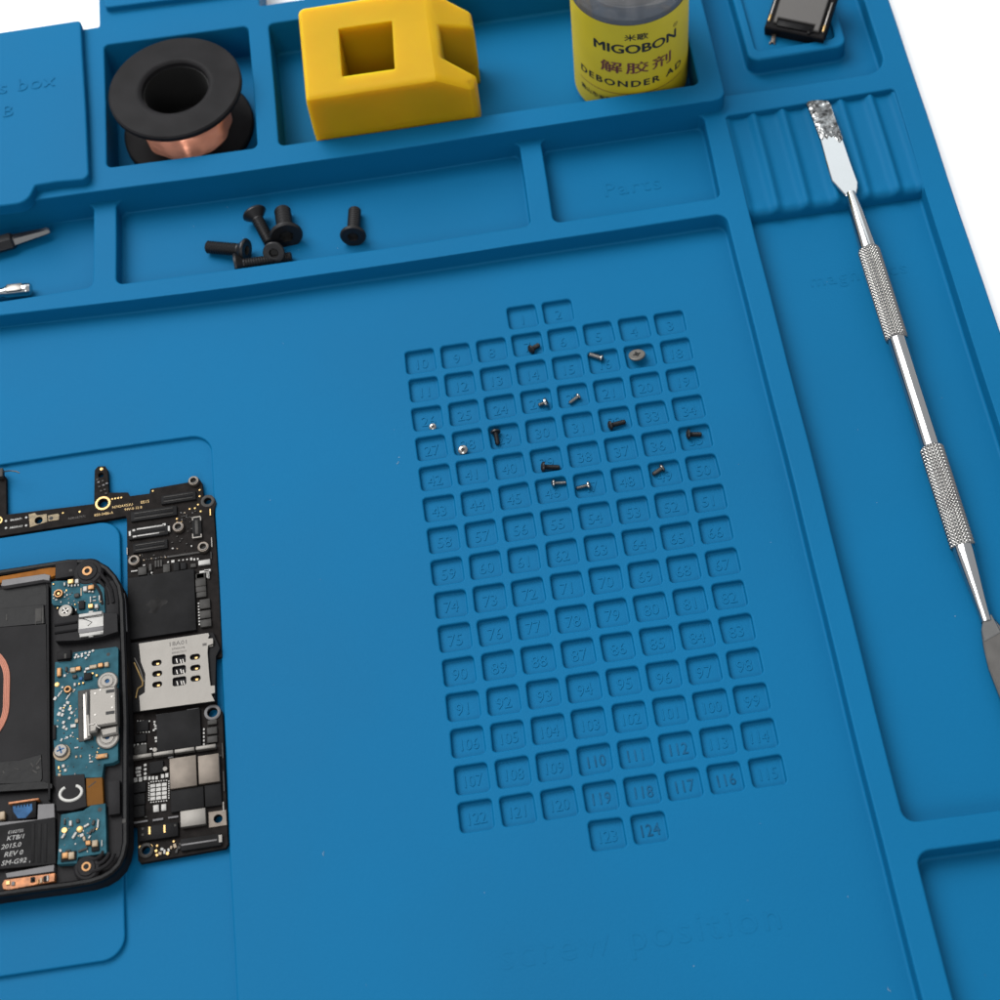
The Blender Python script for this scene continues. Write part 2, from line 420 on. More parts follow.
# ribbed tool rest at the head of the long tray
NX, NY = 110, 40; x0, x1, y0, y1 = 45.0, 81.55, 69.2, 96.2
vs = []; fs = []; ridges = [45.2, 51.1, 57.3, 63.5, 69.8, 76.1, 81.4]
def rib_h(x, y):
    k = max(i for i in range(len(ridges)-1) if x >= ridges[i]-1e-6 or i == 0)
    a, b = ridges[k], ridges[k+1]; t = min(1, max(0, (x-a)/(b-a)))
    h = 2.75+1.05*abs(math.cos(math.pi*t))**7
    front = 69.9+.9*math.sin(math.pi*t)*0-.0
    d = y-y0
    lip = .22*math.exp(-((d-1.6)/1.1)**2)*math.sin(math.pi*t)**2
    rnd = 1.5
    if d < rnd: h = h-(h)*0-(rnd-math.sqrt(max(0, rnd*rnd-(rnd-d)**2)))*1.
    return h+lip
for j in range(NY+1):
    y = y0+(y1-y0)*(j/NY)**1.6
    for i in range(NX+1):
        x = x0+(x1-x0)*i/NX; vs.append((x, y, max(.1, rib_h(x,y))))
for j in range(NY):
    for i in range(NX):
        a = j*(NX+1)+i; fs.append((a, a+1, a+NX+2, a+NX+1))
b = len(vs)
for i in range(NX+1): vs.append((x0+(x1-x0)*i/NX, y0, -.2))
for i in range(NX): fs.append((b+i, b+i+1, i+1, i))
link('ribbed_tool_rest', mesh_of('ribbed_tool_rest', [warp(v) for v in vs], fs), M['blue'], MATT)
# lettering moulded into the floors
for (s, sz, px, py, z, rz, ex) in (('Parts', 5.2, 632, 187, L0, 0., .10), ('magnetics', 4.3, 858, 275, L0, .0, .08), ('screw position', 6.7, 640, 937, L0, .0, .06)):
    p = at(px, py, z)
    link('raised_lettering', text_mesh('raised_lettering', s, sz, (p.x,p.y,z), rz, align='CENTER', extr=ex, spacing=1.16), M['blue'], MATT)
# ------------------------------------------------------------------ table
tb = MB(); tb.box((0,0,-10-3.25), (2400,2400,20), bev=2)
props(tb.build('table_top', M['table']), kind='structure')
# ------------------------------------------------------------------ spool
SPX, SPY = -69.75, 119.3
sp = root('wire_spool', (SPX,SPY,FL), 'black plastic spool wound with copper wire, standing upright in its own square box', 'spool')
H = 14.0
def flange(zc, up):
    m = MB(); t = .75
    prof = [(7.1,zc-t),(14.1,zc-t),(14.45,zc-t+.25),(14.45,zc+t-.3),(14.1,zc+t),(8.6,zc+t),(8.2,zc+t+.05),(7.6,zc+t-.1),(7.25,zc+t-.5),(7.2,zc+t-1.3),(7.1,zc-t)] if up else \
           [(7.1,zc-t),(14.1,zc-t),(14.45,zc-t+.25),(14.45,zc+t-.3),(14.1,zc+t),(7.1,zc+t),(7.1,zc-t)]
    m.lathe(prof, 72, cap=False); return m
flange(H-.75, True).build('flange', M['blackm'], sp); flange(.75, False).build('flange', M['blackm'], sp)
m = MB(); m.lathe([(7.6,1.45),(7.6,H-1.5),(7.0,H-1.5),(7.0,.2),(0,.2)], 48, cap=False); m.build('hub', M['fold'], sp)
m = MB(); vs = []; fs = []; na, nz = 128, 150
for j in range(nz+1):
    for i in range(na):
        th = 2*math.pi*i/na; z = 1.45+(H-2.95)*j/nz
        r = 9.45+.16*math.sin(th*7+.6*math.sin(z*.7))+.10*math.sin(th*13+1.7+.35*z)+.24*abs(math.sin(math.pi*z/.5+th*.5))
        vs.append((r*math.cos(th), r*math.sin(th), z))
fs = [(j*na+i, j*na+(i+1)%na, (j+1)*na+(i+1)%na, (j+1)*na+i) for j in range(nz) for i in range(na)]
m.add(vs, fs)
m.build('copper_winding', M['copper'], sp)
# ------------------------------------------------------------------ yellow magnetizer
zt = 20.6; PX = lambda x, y: at(240+x/3.8462, y/3.8462, zt)
yr = root('screwdriver_magnetizer', (-23,114,FL), 'chunky yellow plastic tool magnetizer with a square hole and a notched end', 'magnetizer')
pts = [(-41.0,102.2),(-14.0,102.2),(-7.2,102.1),(-6.3,102.9),(-5.6,106.2),(-12.2,109.3),(-11.7,118.6),(-4.5,120.4),(-4.6,125.2),(-12.0,128.4),(-14.0,128.4),(-41.0,128.4)]
hole = [(-33.0,107.0),(-22.1,106.9),(-21.4,120.6),(-32.7,120.7)]
m = MB()
P2 = [V((p[0]+23,p[1]-114)) for p in pts]; H2 = [V((p[0]+23,p[1]-114)) for p in hole][::-1]
zz = zt-FL
rads = {0:.6,1:0,2:.3,3:.3,4:.5,5:.4,6:.4,7:.5,8:.8,9:.8,10:0,11:1.6}
P2 = [p for p,_ in ring([(p.x,p.y,rads.get(i,.4)) for i,p in enumerate(P2)], 0, 4, 99)]
H2 = [p for p,_ in ring([(p.x,p.y,.25) for p in H2[::-1]], 0, 3, 99)][::-1]
XC = 9.0                                      # right of this line the top slopes down to the notched end
def drop(p): return max(0., p.x-XC)*.56
def front(l, amt): return [V((q.x, q.y+(amt if p.y < -10.3 else 0))) for p, q in zip(P2, l)]
lev = [(P2,0),(P2,zz-11.4),(inset(P2,-.10),zz-11.25),(inset(P2,-.10),zz-2.0)]
for a_ in (15,35,55,75,90):
    a_ = math.radians(a_); lev.append((front(inset(P2, .75*(1-math.cos(a_))), 1.2*(1-math.cos(a_))), zz-.8+.8*math.sin(a_)))
top = lev[-1][0]; h_in = inset(H2, -.0)
lft = [p for p in top if p.x <= XC+.01]; rgt = [p for p in top if p.x >= XC-.01]
fv, ff = fill(lft, [inset(H2, .35)]); m.add([(p.x,p.y,zz-drop(p)) for p in fv], ff)
fv, ff = fill(rgt, []); m.add([(p.x,p.y,zz-drop(p)) for p in fv], ff)
n = len(P2); vs = []
for l, z in lev: vs += [(p.x,p.y,z-(drop(p) if z > 10 else 0)) for p in l]
m.add(vs, [(k*n+i, k*n+(i+1)%n, (k+1)*n+(i+1)%n, (k+1)*n+i) for k in range(len(lev)-1) for i in range(n)])
nh = len(H2); vs = []
for l, z in ((inset(H2,.35),zz),(inset(H2,.1),zz-.1),(H2,zz-.35),(H2,.3)): vs += [(p.x,p.y,z) for p in l]
m.add(vs, [(k*nh+i, k*nh+(i+1)%nh, (k+1)*nh+(i+1)%nh, (k+1)*nh+i) for k in range(3) for i in range(nh)]+[tuple(range(3*nh,4*nh))])
m.add([(p.x,p.y,0) for p in P2], [tuple(range(n))[::-1]])
o = m.build('magnetizer_body', M['yellow'], yr, smooth=30); w_ = o.modifiers.new('flat_faces', 'WEIGHTED_NORMAL'); w_.keep_sharp = True; w_.weight = 90
# ------------------------------------------------------------------ glue bottle
BX, BY, BR = 28.2, 114.6, 12.25
bt = root('glue_bottle', (BX,BY,FL), 'small glass bottle with a yellow lettered label standing in the long box', 'bottle')
m = MB(); m.lathe([(0,.0),(BR-2,0),(BR-.6,.5),(BR,1.8),(BR,31.5),(BR-.5,33.5),(BR-2,35.6),(6.2,38.2),(5.0,39.5),(4.9,43),(4.2,43),(4.3,39.4),(5.6,37.6),(BR-2.6,34.6),(BR-1.2,32.6),(BR-1.1,2.2),(BR-2.4,1.2),(0,1.2)], 72)
m.build('glass_body', M['glass'], bt)
m = MB(); m.lathe([(0,1.25),(BR-2.5,1.3),(BR-1.15,2.4),(BR-1.15,29),(0,29)], 64); m.build('liquid', M['liquid'], bt)
m = MB(); m.lathe([(0,43.05),(0,51),(4.8,51),(5.6,50.2),(5.8,40.2),(5.2,39.8),(5.2,43.05),(0,43.05)], 48); m.build('bottle_cap', M['cap'], bt)
zlt = 27.0-FL
m = MB(); m.lathe([(BR+.06,1.9),(BR+.06,zlt)], 96, cap=False); lb = m.build('paper_label', M['label'], bt)
# where the camera sees the label straight on
th0 = math.atan2(CAM.y-BY, CAM.x-BX)
def lab(px, py):
    """photo pixel -> (arc length, height) on the label"""
    d = at(px, py, 0)-CAM; d.normalize(); o = CAM-V((BX,BY,0)); r = BR+.06
    A = d.x*d.x+d.y*d.y; B = 2*(o.x*d.x+o.y*d.y); C = o.x*o.x+o.y*o.y-r*r
    q = B*B-4*A*C
    t = (-B-math.sqrt(max(0,q)))/(2*A); p = o+d*t; an = math.atan2(p.y,p.x)
    return ((an-th0+math.pi)%(2*math.pi)-math.pi)*r, p.z-FL
def wrap(v):
    r = BR+.10+v.z; an = th0+v.x/(BR+.06); return V((r*math.cos(an), r*math.sin(an), v.y))
def lab_text(s, px0, px1, pc, hmm, m, fat=0., spacing=1.):
    """one line of lettering, level on the label, between the angles of two photo points, at the height of a third"""
    a0, a1, zc = lab(*px0)[0], lab(*px1)[0], lab(*pc)[1]
    vs, fs = text(s, 1., extr=.0, res=4, spacing=spacing)
    xs = [v[0] for v in vs]; ys = [v[1] for v in vs]; w = max(xs)-min(xs); cx = (max(xs)+min(xs))/2; cy = (max(ys)+min(ys))/2; hh = max(ys)-min(ys)
    k = (a1-a0)/w; ky = hmm/hh; pv = []; pf = []
    for q, (dx, dz) in enumerate(((0,0),(fat,0),(-fat,0),(0,fat*.6),(0,-fat*.6)) if fat else ((0,0),)):
        b = len(pv); pv += [wrap(V(((v[0]-cx)*k+(a0+a1)/2+dx, (v[1]-cy)*ky+zc+dz, .004*q))) for v in vs]; pf += [tuple(b+i for i in f) for f in fs]
    return link('label_lettering', mesh_of('label_lettering', pv, pf, smooth=False), m, lb)
Z6 = lambda x, y: (560+x/6.25, y/6.25)
lab_text('米歌', Z6(402,238), Z6(552,230), Z6(477,233), 1.75, M['ink'], .05)
lab_text('MIGOBON', Z6(214,285), Z6(722,215), Z6(455,307), 2.35, M['ink'], .13)
lab_text('®', Z6(706,152), Z6(735,146), Z6(720,150), 1.0, M['ink'])
lab_text('解胶剂', Z6(255,415), Z6(690,362), Z6(478,424), 3.2, M['maroon'], .09, spacing=1.18)
lab_text('DEBONDER AD', Z6(137,445), Z6(752,395), Z6(425,525), 1.75, M['ink'], .10, spacing=1.25)
lab_text('佛山市米歌', Z6(138,560), Z6(330,612), Z6(232,592), 1.4, M['ink'], .03)
# thin line round the label under the lettering
a0, zl = lab(*Z6(430,590)); m = MB(); n = 60; vs = []
for k in range(n+1):
    a = -13+26*k/n
    for dz in (0,.16): vs.append(wrap(V((a, zl+dz, 0))))
m.add(vs, [(2*k,2*k+2,2*k+3,2*k+1) for k in range(n)]); m.build('label_line', M['maroon'], lb)
# ------------------------------------------------------------------ speaker module on the perch
Q = crop(760,0,11.111); zf = L1-1.1; ztop = zf+3.6
A, B_, = Q(60,250,ztop), Q(700,425,ztop)     # lower left and lower right corner of the black frame
ax = (B_-A); wid = ax.length; ax.normalize(); ang = math.atan2(ax.y, ax.x)
ml = root('phone_speaker_module', (A.x,A.y,zf), 'small grey metal module with black frame and gold contacts on the square blue perch', 'electronic module')
ml.rotation_euler = (math.radians(14),0,ang+math.radians(5))
m = MB(); m.prism([(0,0),(wid,0),(wid,15),(0,15)], .1, 3.0, .25); m.build('module_frame', M['black'], ml)
m = MB(); m.prism([(1.6,1.3),(2.4,1.3),(2.4,2.6),(wid-2.6,2.6),(wid-2.6,1.2),(wid-1.4,1.2),(wid-1.5,15),(1.4,15)], 2.9, 3.7, .2); m.build('metal_plate', M['plate'], ml)
m = MB(); m.box((wid/2,1.6,3.1), (wid-5,1.5,.5), bev=.1).box((wid-3.4,1.0,3.05),(.7,1.3,.6),bev=.1); m.build('front_slot', M['gloss'], ml)
for x in (.55, wid-.55):
    m = MB(); m.box((x,5.2,3.0), (.38,7.5,.5), bev=.1); m.build('edge_strip', M['dksteel'], ml)
    m = MB(); m.box((x,2.4,3.12), (.45,1.7,.5), bev=.12); m.build('gold_contact', M['gold'], ml)
m = MB(); m.box((2.3,-.9,.75), (.8,2.2,.5), rz=.15, bev=.1).box((1.95,-1.9,.6),(.35,1.1,.5),rz=-.3,bev=.1).box((2.75,-1.8,.6),(.3,.9,.5),rz=.4,bev=.1); m.build('solder_tail', M['nickel'], ml)
# ------------------------------------------------------------------ spatula
tip = at(820.5,103,4.9); neck = at(852,198,4.7)
far = at(985,617,2.2)
d = (far-neck); Ls = d.length; dn = d.normalized()
side = dn.cross(V((0,0,1))).normalized(); upv = side.cross(dn)
spa = root('metal_spatula', tuple(neck), 'double ended chromed spatula with knurled grips lying across the ribbed rest', 'spatula')
frame = Matrix((side, upv, dn)).transposed().to_4x4()      # local z runs along the handle, y is up
def along(p): return (p-neck).dot(dn)
k1a, k1b, k2a, k2b = [along(at(x,y,z)) for (x,y,z) in ((871,248,4.4),(896,341,3.9),(933,446,3.3),(965,549,2.6))]
def bar(name, prof, m, n=28):
    q = MB(); q.lathe(prof, n, mtx=frame); return q.build(name, m, spa)
bar('handle_shaft', [(.95,-1.2),(1.1,.4),(1.45,4),(1.8,k1a+.1),(1.78,k1b-.1),(1.78,k1b),(1.74,(k1b+k2a)/2),(1.78,k2a),(1.9,k2b),(1.9,k2b+1),(1.62,k2b+5),(1.3,k2b+9),(1.05,Ls-1.0),(1.0,Ls+1)], M['chrome'])
def knurl(a, b, R):
    nA, pitch = 24, .72; nz = int((b-a)/.12); na = 120; vs = []; fs = []
    for j in range(nz+1):
        z = a+(b-a)*j/nz; e = min(1, (z-a)/.5, (b-z)/.5); e = max(0,e)
        for i in range(na):
            th = 2*math.pi*i/na; u = th*nA/2; w = z/pitch*math.pi
            h = min(abs(math.sin(u+w)), abs(math.sin(u-w)))
            r = R-.25*(1-e)-.08+.34*h*e
            vs.append(frame @ V((r*math.cos(th), r*math.sin(th), z)))
    for j in range(nz):
        for i in range(na):
            i2 = (i+1)%na; fs.append((j*na+i, j*na+i2, (j+1)*na+i2, (j+1)*na+i))
    q = MB(); q.add(vs, fs); return q.build('knurled_grip', M['knurl'], spa, smooth=60)
knurl(k1a, k1b, 1.95); knurl(k2a, k2b, 2.0)
# upper blade: flat plate with rounded tip, from edge pixels of the photo
Q = lambda x, y: at(780+x/7.143, 80+y/7.143, 4.9)-neck
E1 = [(470,828),(372,720),(332,590),(285,415),(240,290),(205,205),(190,170),(203,155),(240,147),(290,146),(335,152),(362,178),(388,260),(430,370),(446,420),(500,580),(556,735),(553,770),(540,830)]
cl = [Q(x,y) for x,y in E1]
cl = [V((p.x,p.y)) for p in cl]
def zb(p): return 0.15
def plate(poly, z0, z1, name, m, bev=.14, n2=None):
    q = MB(); q.prism([(p.x,p.y) for p in poly], z0, z1, bev); return q.build(name, m, spa)
split = [i for i,(x,y) in enumerate(E1) if y > 400]
rag = [cl[3].lerp(cl[14], t)+(cl[2]-cl[3]).normalized()*h for t, h in ((.08,.5),(.2,-.5),(.3,.2),(.42,-.9),(.52,-.3),(.62,-.8),(.74,.4),(.82,1.1),(.92,.5))]
body = [cl[i] for i in (0,1,2,3)]+rag+[cl[14],cl[15],cl[16],cl[17],cl[18]]
tipb = [cl[i] for i in range(3,15)]+rag[::-1]
bl = plate(body, -.35, .35, 'blade', M['chrome'])
# worn tip: lumpy, half melted skin
q = MB(); b2 = tipb; P3 = b2 if area(b2) > 0 else b2[::-1]
t = bmesh.new(); f0 = [t.verts.new((p.x,p.y,.3)) for p in P3]; t.faces.new(f0)
bmesh.ops.triangulate(t, faces=t.faces[:])
bmesh.ops.subdivide_edges(t, edges=t.edges[:], cuts=7, use_grid_fill=True)
for v in t.verts:
    if not v.is_boundary: v.co.z += .22*noise.noise(v.co*1.3)+.16*noise.noise(v.co*3.1)
q.join(t)
q.prism([(p.x,p.y) for p in P3], -.35, .28, .05)
o = q.build('worn_tip', M['worn'], spa, smooth=50); o.parent = bl; o['label'] = 'scorched rippled tip of the blade'
# lower blade
Q = lambda x, y, z=2.3: at(860+x/3.335, 420+y/3.335, z)-neck
E2 = [(412,655),(405,700),(413,758),(430,830),(467,925),(520,1060),(560,1140),(600,1165),(640,1150),(640,1080),(560,830),(500,720),(438,650)]
cl2 = [V((p.x,p.y)) for p in [Q(x,y) for x,y in E2]]
dz = (far-neck).z
q = MB(); q.prism([(p.x,p.y) for p in cl2], dz-.45, dz+.35, .3); q.build('blade', M['dksteel'], spa)
q = MB(); cc = [Q(412,655),Q(405,700),Q(414,742),Q(470,710),Q(438,650)]
q.prism([(p.x,p.y) for p in cc], dz+.2, dz+.6, .18); q.build('blade_shoulder', M['steel'], spa)
# ------------------------------------------------------------------ screws
def screw_shapes(R, r, L, style):
    """local frame: head top at z=0, shank down -z"""
    hd = MB(); hh = R*.62
    sr = R*.42
    if style == 'cone':
        hd.lathe([(0,-.9*hh),(sr,-.9*hh),(sr,-.02),(R*.5,0),(R*.93,0),(R,-.12*R),(R,-.2*R),(r*.98,-hh-.3),(r*.98,-hh-.5)], 28 if R > 1.5 else 20, cap=True)
    elif style == 'flat':
        hd.lathe([(0,-.35),(R*.25,-.35),(R*.3,-.02),(R*.4,0),(R*.92,-.02),(R,-.12),(R,-.42),(R*.9,-.5),(r,-.5),(r,-.55)], 32, cap=True)
    else:
        hd.lathe([(0,-R*.3),(R*.2,-R*.3),(R*.32,0),(R*.7,-R*.06),(R*.95,-R*.25),(R,-R*.45),(R*.97,-R*.6),(r,-R*.62),(r,-R*.66)], 24, cap=True)
    if style != 'cone':
        for k in range(2):
            pass
    sk = MB(); prof = []; z0 = -hh-.3 if style == 'cone' else (-.5 if style == 'flat' else -R*.62)
    p = r*.42; n = max(3, int(L/p)); prof.append((r*.9, z0+.02))
    for i in range(n):
        za = z0-L*i/n; zc = z0-L*(i+.5)/n
        prof.append((r*.86, za-.01)); prof.append((r*1.02, zc))
    prof += [(r*.84, z0-L), (r*.6, z0-L-.12), (0, z0-L-.14)]
    sk.lathe(prof, 20, cap=True)
    return hd, sk
def screw(label, head, tip, R, r, m, style, group, hz=None, tz=None, ang=None, name='small_screw', up=False, slot=True):
    head, tip = V(head), V(tip); ax = tip-head; L = max(.4, ax.length-(R*.62+.3 if style == 'cone' else .5))
    o = root(name, tuple(head), label, 'screw', group)
    o.rotation_euler = (-ax).to_track_quat('Z', 'Y').to_euler()
    hd, sk = screw_shapes(R, r, L, style)
    h = hd.build('screw_head', m, o, smooth=30); sk.build('shank', m, o, smooth=40)
    if slot:
        q = MB()
        if style == 'cone':
            q.lathe([(0,-.55*R*.62),(R*.36,-.55*R*.62),(R*.42,.012)], 6, cap=False)
        else:
            q.box((0,0,-.05), (R*.95,R*.24,.16)).box((0,0,-.05), (R*.24,R*.95,.16))
        q.build('drive_recess', M['fold'], h)
    return o
QB = crop(190,180,5.0); gB = 'black machine screws in the middle tray'
def lay(Qf, hx, hy, tx, ty, hz, tz): return Qf(hx,hy,hz), Qf(tx,ty,tz)
h, t = lay(QB, 318,160, 400,315, 3.1,1.5)
screw('black screw at the back left of the pile, shank sloping down to the right', h, t, 2.6, 1.3, M['steelblk'], 'cone', gB, name='machine_screw')
h, t = lay(QB, 480,285, 462,150, 2.9,1.7); h = QB(482,284,2.7)
screw('thickest black screw of the pile with a broad round head and shank pointing back', h, t, 3.5, 1.75, M['steelblk'], 'cone', gB, name='machine_screw')
h, t = lay(QB, 815,285, 824,150, 2.5,1.4)
screw('black screw lying by itself to the right of the screw pile', h, t, 2.75, 1.35, M['steelblk'], 'cone', gB, name='machine_screw')
h, t = lay(QB, 285,352, 85,335, 2.6,1.5)
screw('black screw lying level at the left of the pile with its shank pointing left', h, t, 2.5, 1.35, M['steelblk'], 'cone', gB, name='machine_screw')
h, t = lay(QB, 418,366, 430,338, 3.6,1.3)
screw('black screw at the front of the pile with its hexagon socket head facing up', h, t, 2.3, 1.3, M['steelblk'], 'cone', gB, name='machine_screw')
h, t = lay(QB, 222,428, 508,386, 2.4,1.3)
screw('lowest black screw of the pile, half hidden behind the front edge of the tray', h, t, 2.5, 1.2, M['steelblk'], 'cone', gB, name='machine_screw')
C1 = crop(390,290,5.0); C2 = crop(560,290,5.0); C3 = crop(410,470,5.0); gS = 'tiny screws sorted in the numbered cells'; f0 = -CD
K, W = M['steelblk'], M['steel']
def small(label, Qf, hx, hy, tx, ty, R, r, m, style='pan', lift=None):
    hz = f0+(R*.93 if lift is None else lift[0]); tz = f0+(r if lift is None else lift[1])
    return screw(label, Qf(hx,hy,hz), Qf(tx,ty,tz), R, r, m, style, gS)
small('tiny black screw in cell 7 leaning with its shank up to the right', C1, 698,302, 742,276, .95,.5, K)
small('tiny silver screw in cell 16 with its long shank pointing up left', C2, 216,344, 146,322, .72,.55, W)
o = small('large flat round silver screw head facing up in cell 17', C2, 384,320, 388,345, 1.65,.6, M['tin'], 'flat', (1.5,.3))
small('tiny silver screw in cell 23, thin wide head seen edge on', C1, 786,560, 745,576, .95,.42, W, 'flat', (1.0,.45))
small('tiny silver screw in cell 22 with its head at the upper right', C1, 948,528, 898,566, .7,.42, W)
small('smallest silver screw, head up in the left end cell 26', C1, 212,682, 216,690, .72,.35, W, 'pan', (1.1,.1))
small('tiny silver screw standing head up in cell 28', C1, 363,796, 367,806, .95,.45, W, 'pan', (1.3,.1))
small('tiny black screw in cell 29 pointing straight towards the camera', C1, 526,700, 538,768, .98,.48, K)
small('tiny black screw in cell 32 with its head at the left and shank slightly raised', C2, 242,680, 322,660, .95,.5, K)
small('tiny black screw in the right end cell 35, head at the left', C2, 632,722, 702,722, .98,.5, K)
small('longest tiny black screw, in cell 39 with its head at the left', C1, 755,884, 842,887, 1.05,.5, K)
small('tiny silver screw in cell 46 with its head at the left', C3, 708,68, 780,64, .78,.42, W)
small('tiny silver screw in cell 47 with its head at the right', C3, 902,74, 834,92, .82,.4, W)
small('tiny dark grey screw in cell 49, head up right and shank down left', C2, 518,886, 466,922, .8,.46, M['dksteel'])
#@@BOARDS_BEGIN
# ------------------------------------------------------------------ flat things built from a plan: helpers
def mmpx(px, py, z):
    a = at(px,py,z); return abs((at(px+1,py,z)-a).x), abs((at(px,py+1,z)-a).y)
class Plan:
    """places small parts by where the photo shows them, at a given height"""
    def __init__(s, ox, oy, sc_, z): s.ox, s.oy, s.s, s.z = ox, oy, sc_, z
    def p(s, x, y, z=None): return at(s.ox+x/s.s, s.oy+y/s.s, s.z if z is None else z)
    def wh(s, x, y, w, h):
        a, b = mmpx(s.ox+x/s.s, s.oy+y/s.s, s.z); return w/s.s*a, h/s.s*b
SMD = {}
def smd(name, P, x, y, w, h, hg, m, par, z0=None, rz=0., bev=None):
    c = P.p(x,y); a, b = P.wh(x,y,w,h); z0 = P.z if z0 is None else z0
    q = MB(); bev = min(.12, a*.2, b*.2, hg*.3) if bev is None else bev
    q.box((c.x,c.y,z0+hg/2-.02), (a,b,hg+.04), rz=rz, bev=bev, seg=1 if a*b < 1 else 2)
    return q.build(name, M[m], par)
def disc(name, P, x, y, r, hg, m, par, hole=0., z0=None, n=28):
    c = P.p(x,y); k = P.wh(x,y,r,r)[0]; z0 = P.z if z0 is None else z0
    q = MB()
    if hole: q.lathe([(k*hole,z0-.02),(k*.96,z0-.02),(k,z0+hg*.7),(k*.9,z0+hg),(k*hole*1.08,z0+hg),(k*hole,z0+hg*.8),(k*hole,z0-.02)], n, c=(c.x,c.y,0), cap=False)
    else: q.lathe([(0,z0-.02),(k,z0-.02),(k,z0+hg*.7),(k*.85,z0+hg),(0,z0+hg)], n, c=(c.x,c.y,0), cap=False)
    return q.build(name, M[m], par)
def standoff(P, x, y, r, hg, par, m='nickel'):
    o = disc('standoff', P, x, y, r, hg, m, par, hole=.5)
    q = disc('standoff_hole', P, x, y, r*.52, hg*.35, 'fold', o)
    disc('standoff_lip', P, x, y, r*.74, hg+.12, 'tin', o, hole=.72)
    return o
def pxpoly(l, z): return [(p.x,p.y) for p in (at(x,y,z) for x,y in l)]
def circ(P, x, y, r, n=18):
    c = P.p(x,y); k = P.wh(x,y,r,r)[0]
    return [(c.x+k*math.cos(2*math.pi*i/n), c.y+k*math.sin(2*math.pi*i/n)) for i in range(n)]
def words(P, s, x, y, hpx, m, par, align='CENTER', lift=.015, rz=0., sx=1., bold=0., name='printed_lettering', shear=0.):
    c = P.p(x,y); h = P.wh(x,y,hpx,hpx)[1]
    me = text_mesh(name, s, h*1.38, (c.x,c.y,P.z+lift), rz, sx=sx, align=align, extr=.004, bold=bold, res=2, shear=shear)
    return link(name, me, M[m], par)
# ------------------------------------------------------------------ phone logic board
ZT = .35
C1b, C6, C7, C8 = Plan(0,420,4,ZT), Plan(110,460,8.3333,ZT), Plan(120,580,8.3333,ZT), Plan(120,700,5.8824,ZT)
org = at(175,660,0)
lbd = root('phone_logic_board', (0,0,0), 'black phone logic board with chips and a silver card reader in the shallow recess', 'circuit board')
outl = [(-40,478),(3,474),(6,477),(6.5,514.5),(94,503.8),(94.6,470),(98,466.2),(105,466),(107.6,469.5),(108.7,492.6),(128,492.2),(129.8,496),(149.4,493.4),(150.2,488.8),(189.2,482),(192,478.4),(198.8,478.2),(202,482.8),(203.2,495.8),(209.6,495.4),(214.6,498.4),(216.2,503),(214.6,508.6),(214,514),(218.6,580),(222,656.8),(215.4,657.6),(216.4,705.4),(219.5,707),(222.4,712),(228,844),(225.8,848),(140.4,863.2),(138,860.4),(137,827.6),(131,825),(130.2,717),(127.8,637.6),(126.8,519),(125.4,516),(110,518.8),(0,536),(-40,541)]
q = MB()
q.prism(pxpoly(outl, ZT), -.55, ZT, .06, holes=[circ(C1b,403,220,11), circ(C1b,412,333,18), circ(C1b,155,402,15), circ(C8,545,75,30), circ(C8,578,700,25), circ(C8,155,886,26), circ(C6,815,343,30)])
q.build('circuit_board', M['pcb'], lbd)
P = C6
for (x,y,w,h) in ((575,322,290,72),(370,455,385,80),(325,605,330,92),(340,725,290,78)):
    o = smd('board_connector', P, x, y, w, h, .5, 'chip', lbd)
    for dy in (-.26,.0,.26): smd('contact_row', P, x, y+h*dy, w*.84, h*.10, .58, 'chipg' if dy else 'black', o, bev=.02)
for (x,y,w,h) in ((345,572,230,12),(325,632,185,10),(172,625,18,40),(457,550,28,18),(497,582,18,42),(205,598,22,16),(212,650,30,14)): smd('solder_pad', P, x, y, w, h, .62, 'white', lbd, bev=.02)
o = smd('board_connector', P, 728, 570, 78, 170, .5, 'chip', lbd); smd('contact_row', P, 728,570,30,120,.62,'chipg',o)
for (x,y,w,h) in ((725,486,70,10),(693,500,10,30),(760,500,10,30),(725,655,70,10),(695,640,10,30),(765,640,10,30)): smd('solder_pad', P, x, y, w, h, .55, 'tin', lbd, bev=.02)
for (x,y,r) in ((702,188,46),(575,572,50),(783,738,50),(207,850,50)): standoff(P, x, y, r, .8, lbd)
disc('mounting_ring', P, 815, 343, 58, .12, 'chipg', lbd, hole=.55)
for (x,y) in ((358,258),(748,250),(748,302),(735,372),(708,402),(665,408),(757,428),(558,490),(560,522),(600,518),(20,325),(45,321),(70,317),(95,313)): disc('gold_pad', P, x, y, 9, .05, 'gold', lbd, n=12)
for (x,y,w,h,hg,m) in ((275,935,72,68,.6,'chipg'),(340,900,28,60,.4,'chipg'),(385,872,20,58,.4,'chipg'),(408,870,18,58,.4,'chipg'),(430,866,18,58,.4,'chipg'),(476,910,60,70,.5,'chipg'),(556,898,50,72,.5,'chip'),(615,890,48,58,.45,'chip'),(697,885,50,34,.4,'chipg'),(790,862,100,42,.55,'white'),(792,938,86,22,.5,'white'),(824,968,18,50,.5,'white'),(757,976,70,50,.5,'chipg'),(325,960,26,30,.4,'chip')):
    smd('component', P, x, y, w, h, hg, m, lbd)
for (x,y,w,h) in ((205,930,54,9),(287,882,20,9),(487,856,16,12),(527,850,26,20),(578,842,14,10),(612,838,14,10),(645,834,14,12),(680,830,18,22),(706,834,16,18),(735,830,14,16),(350,945,14,14),(355,967,12,12),(618,908,14,10),(525,742,16,10),(682,722,12,12)): smd('solder_pad', P, x, y, w, h, .3, 'white', lbd, bev=.02)
for i in range(20): smd('resistor', P, 285+i*20+random.uniform(-3,3), 834-i*2.4+random.uniform(-4,4), 11, 8, .2, random.choice(['chipg','tan','chipg','grey']), lbd, bev=.01)
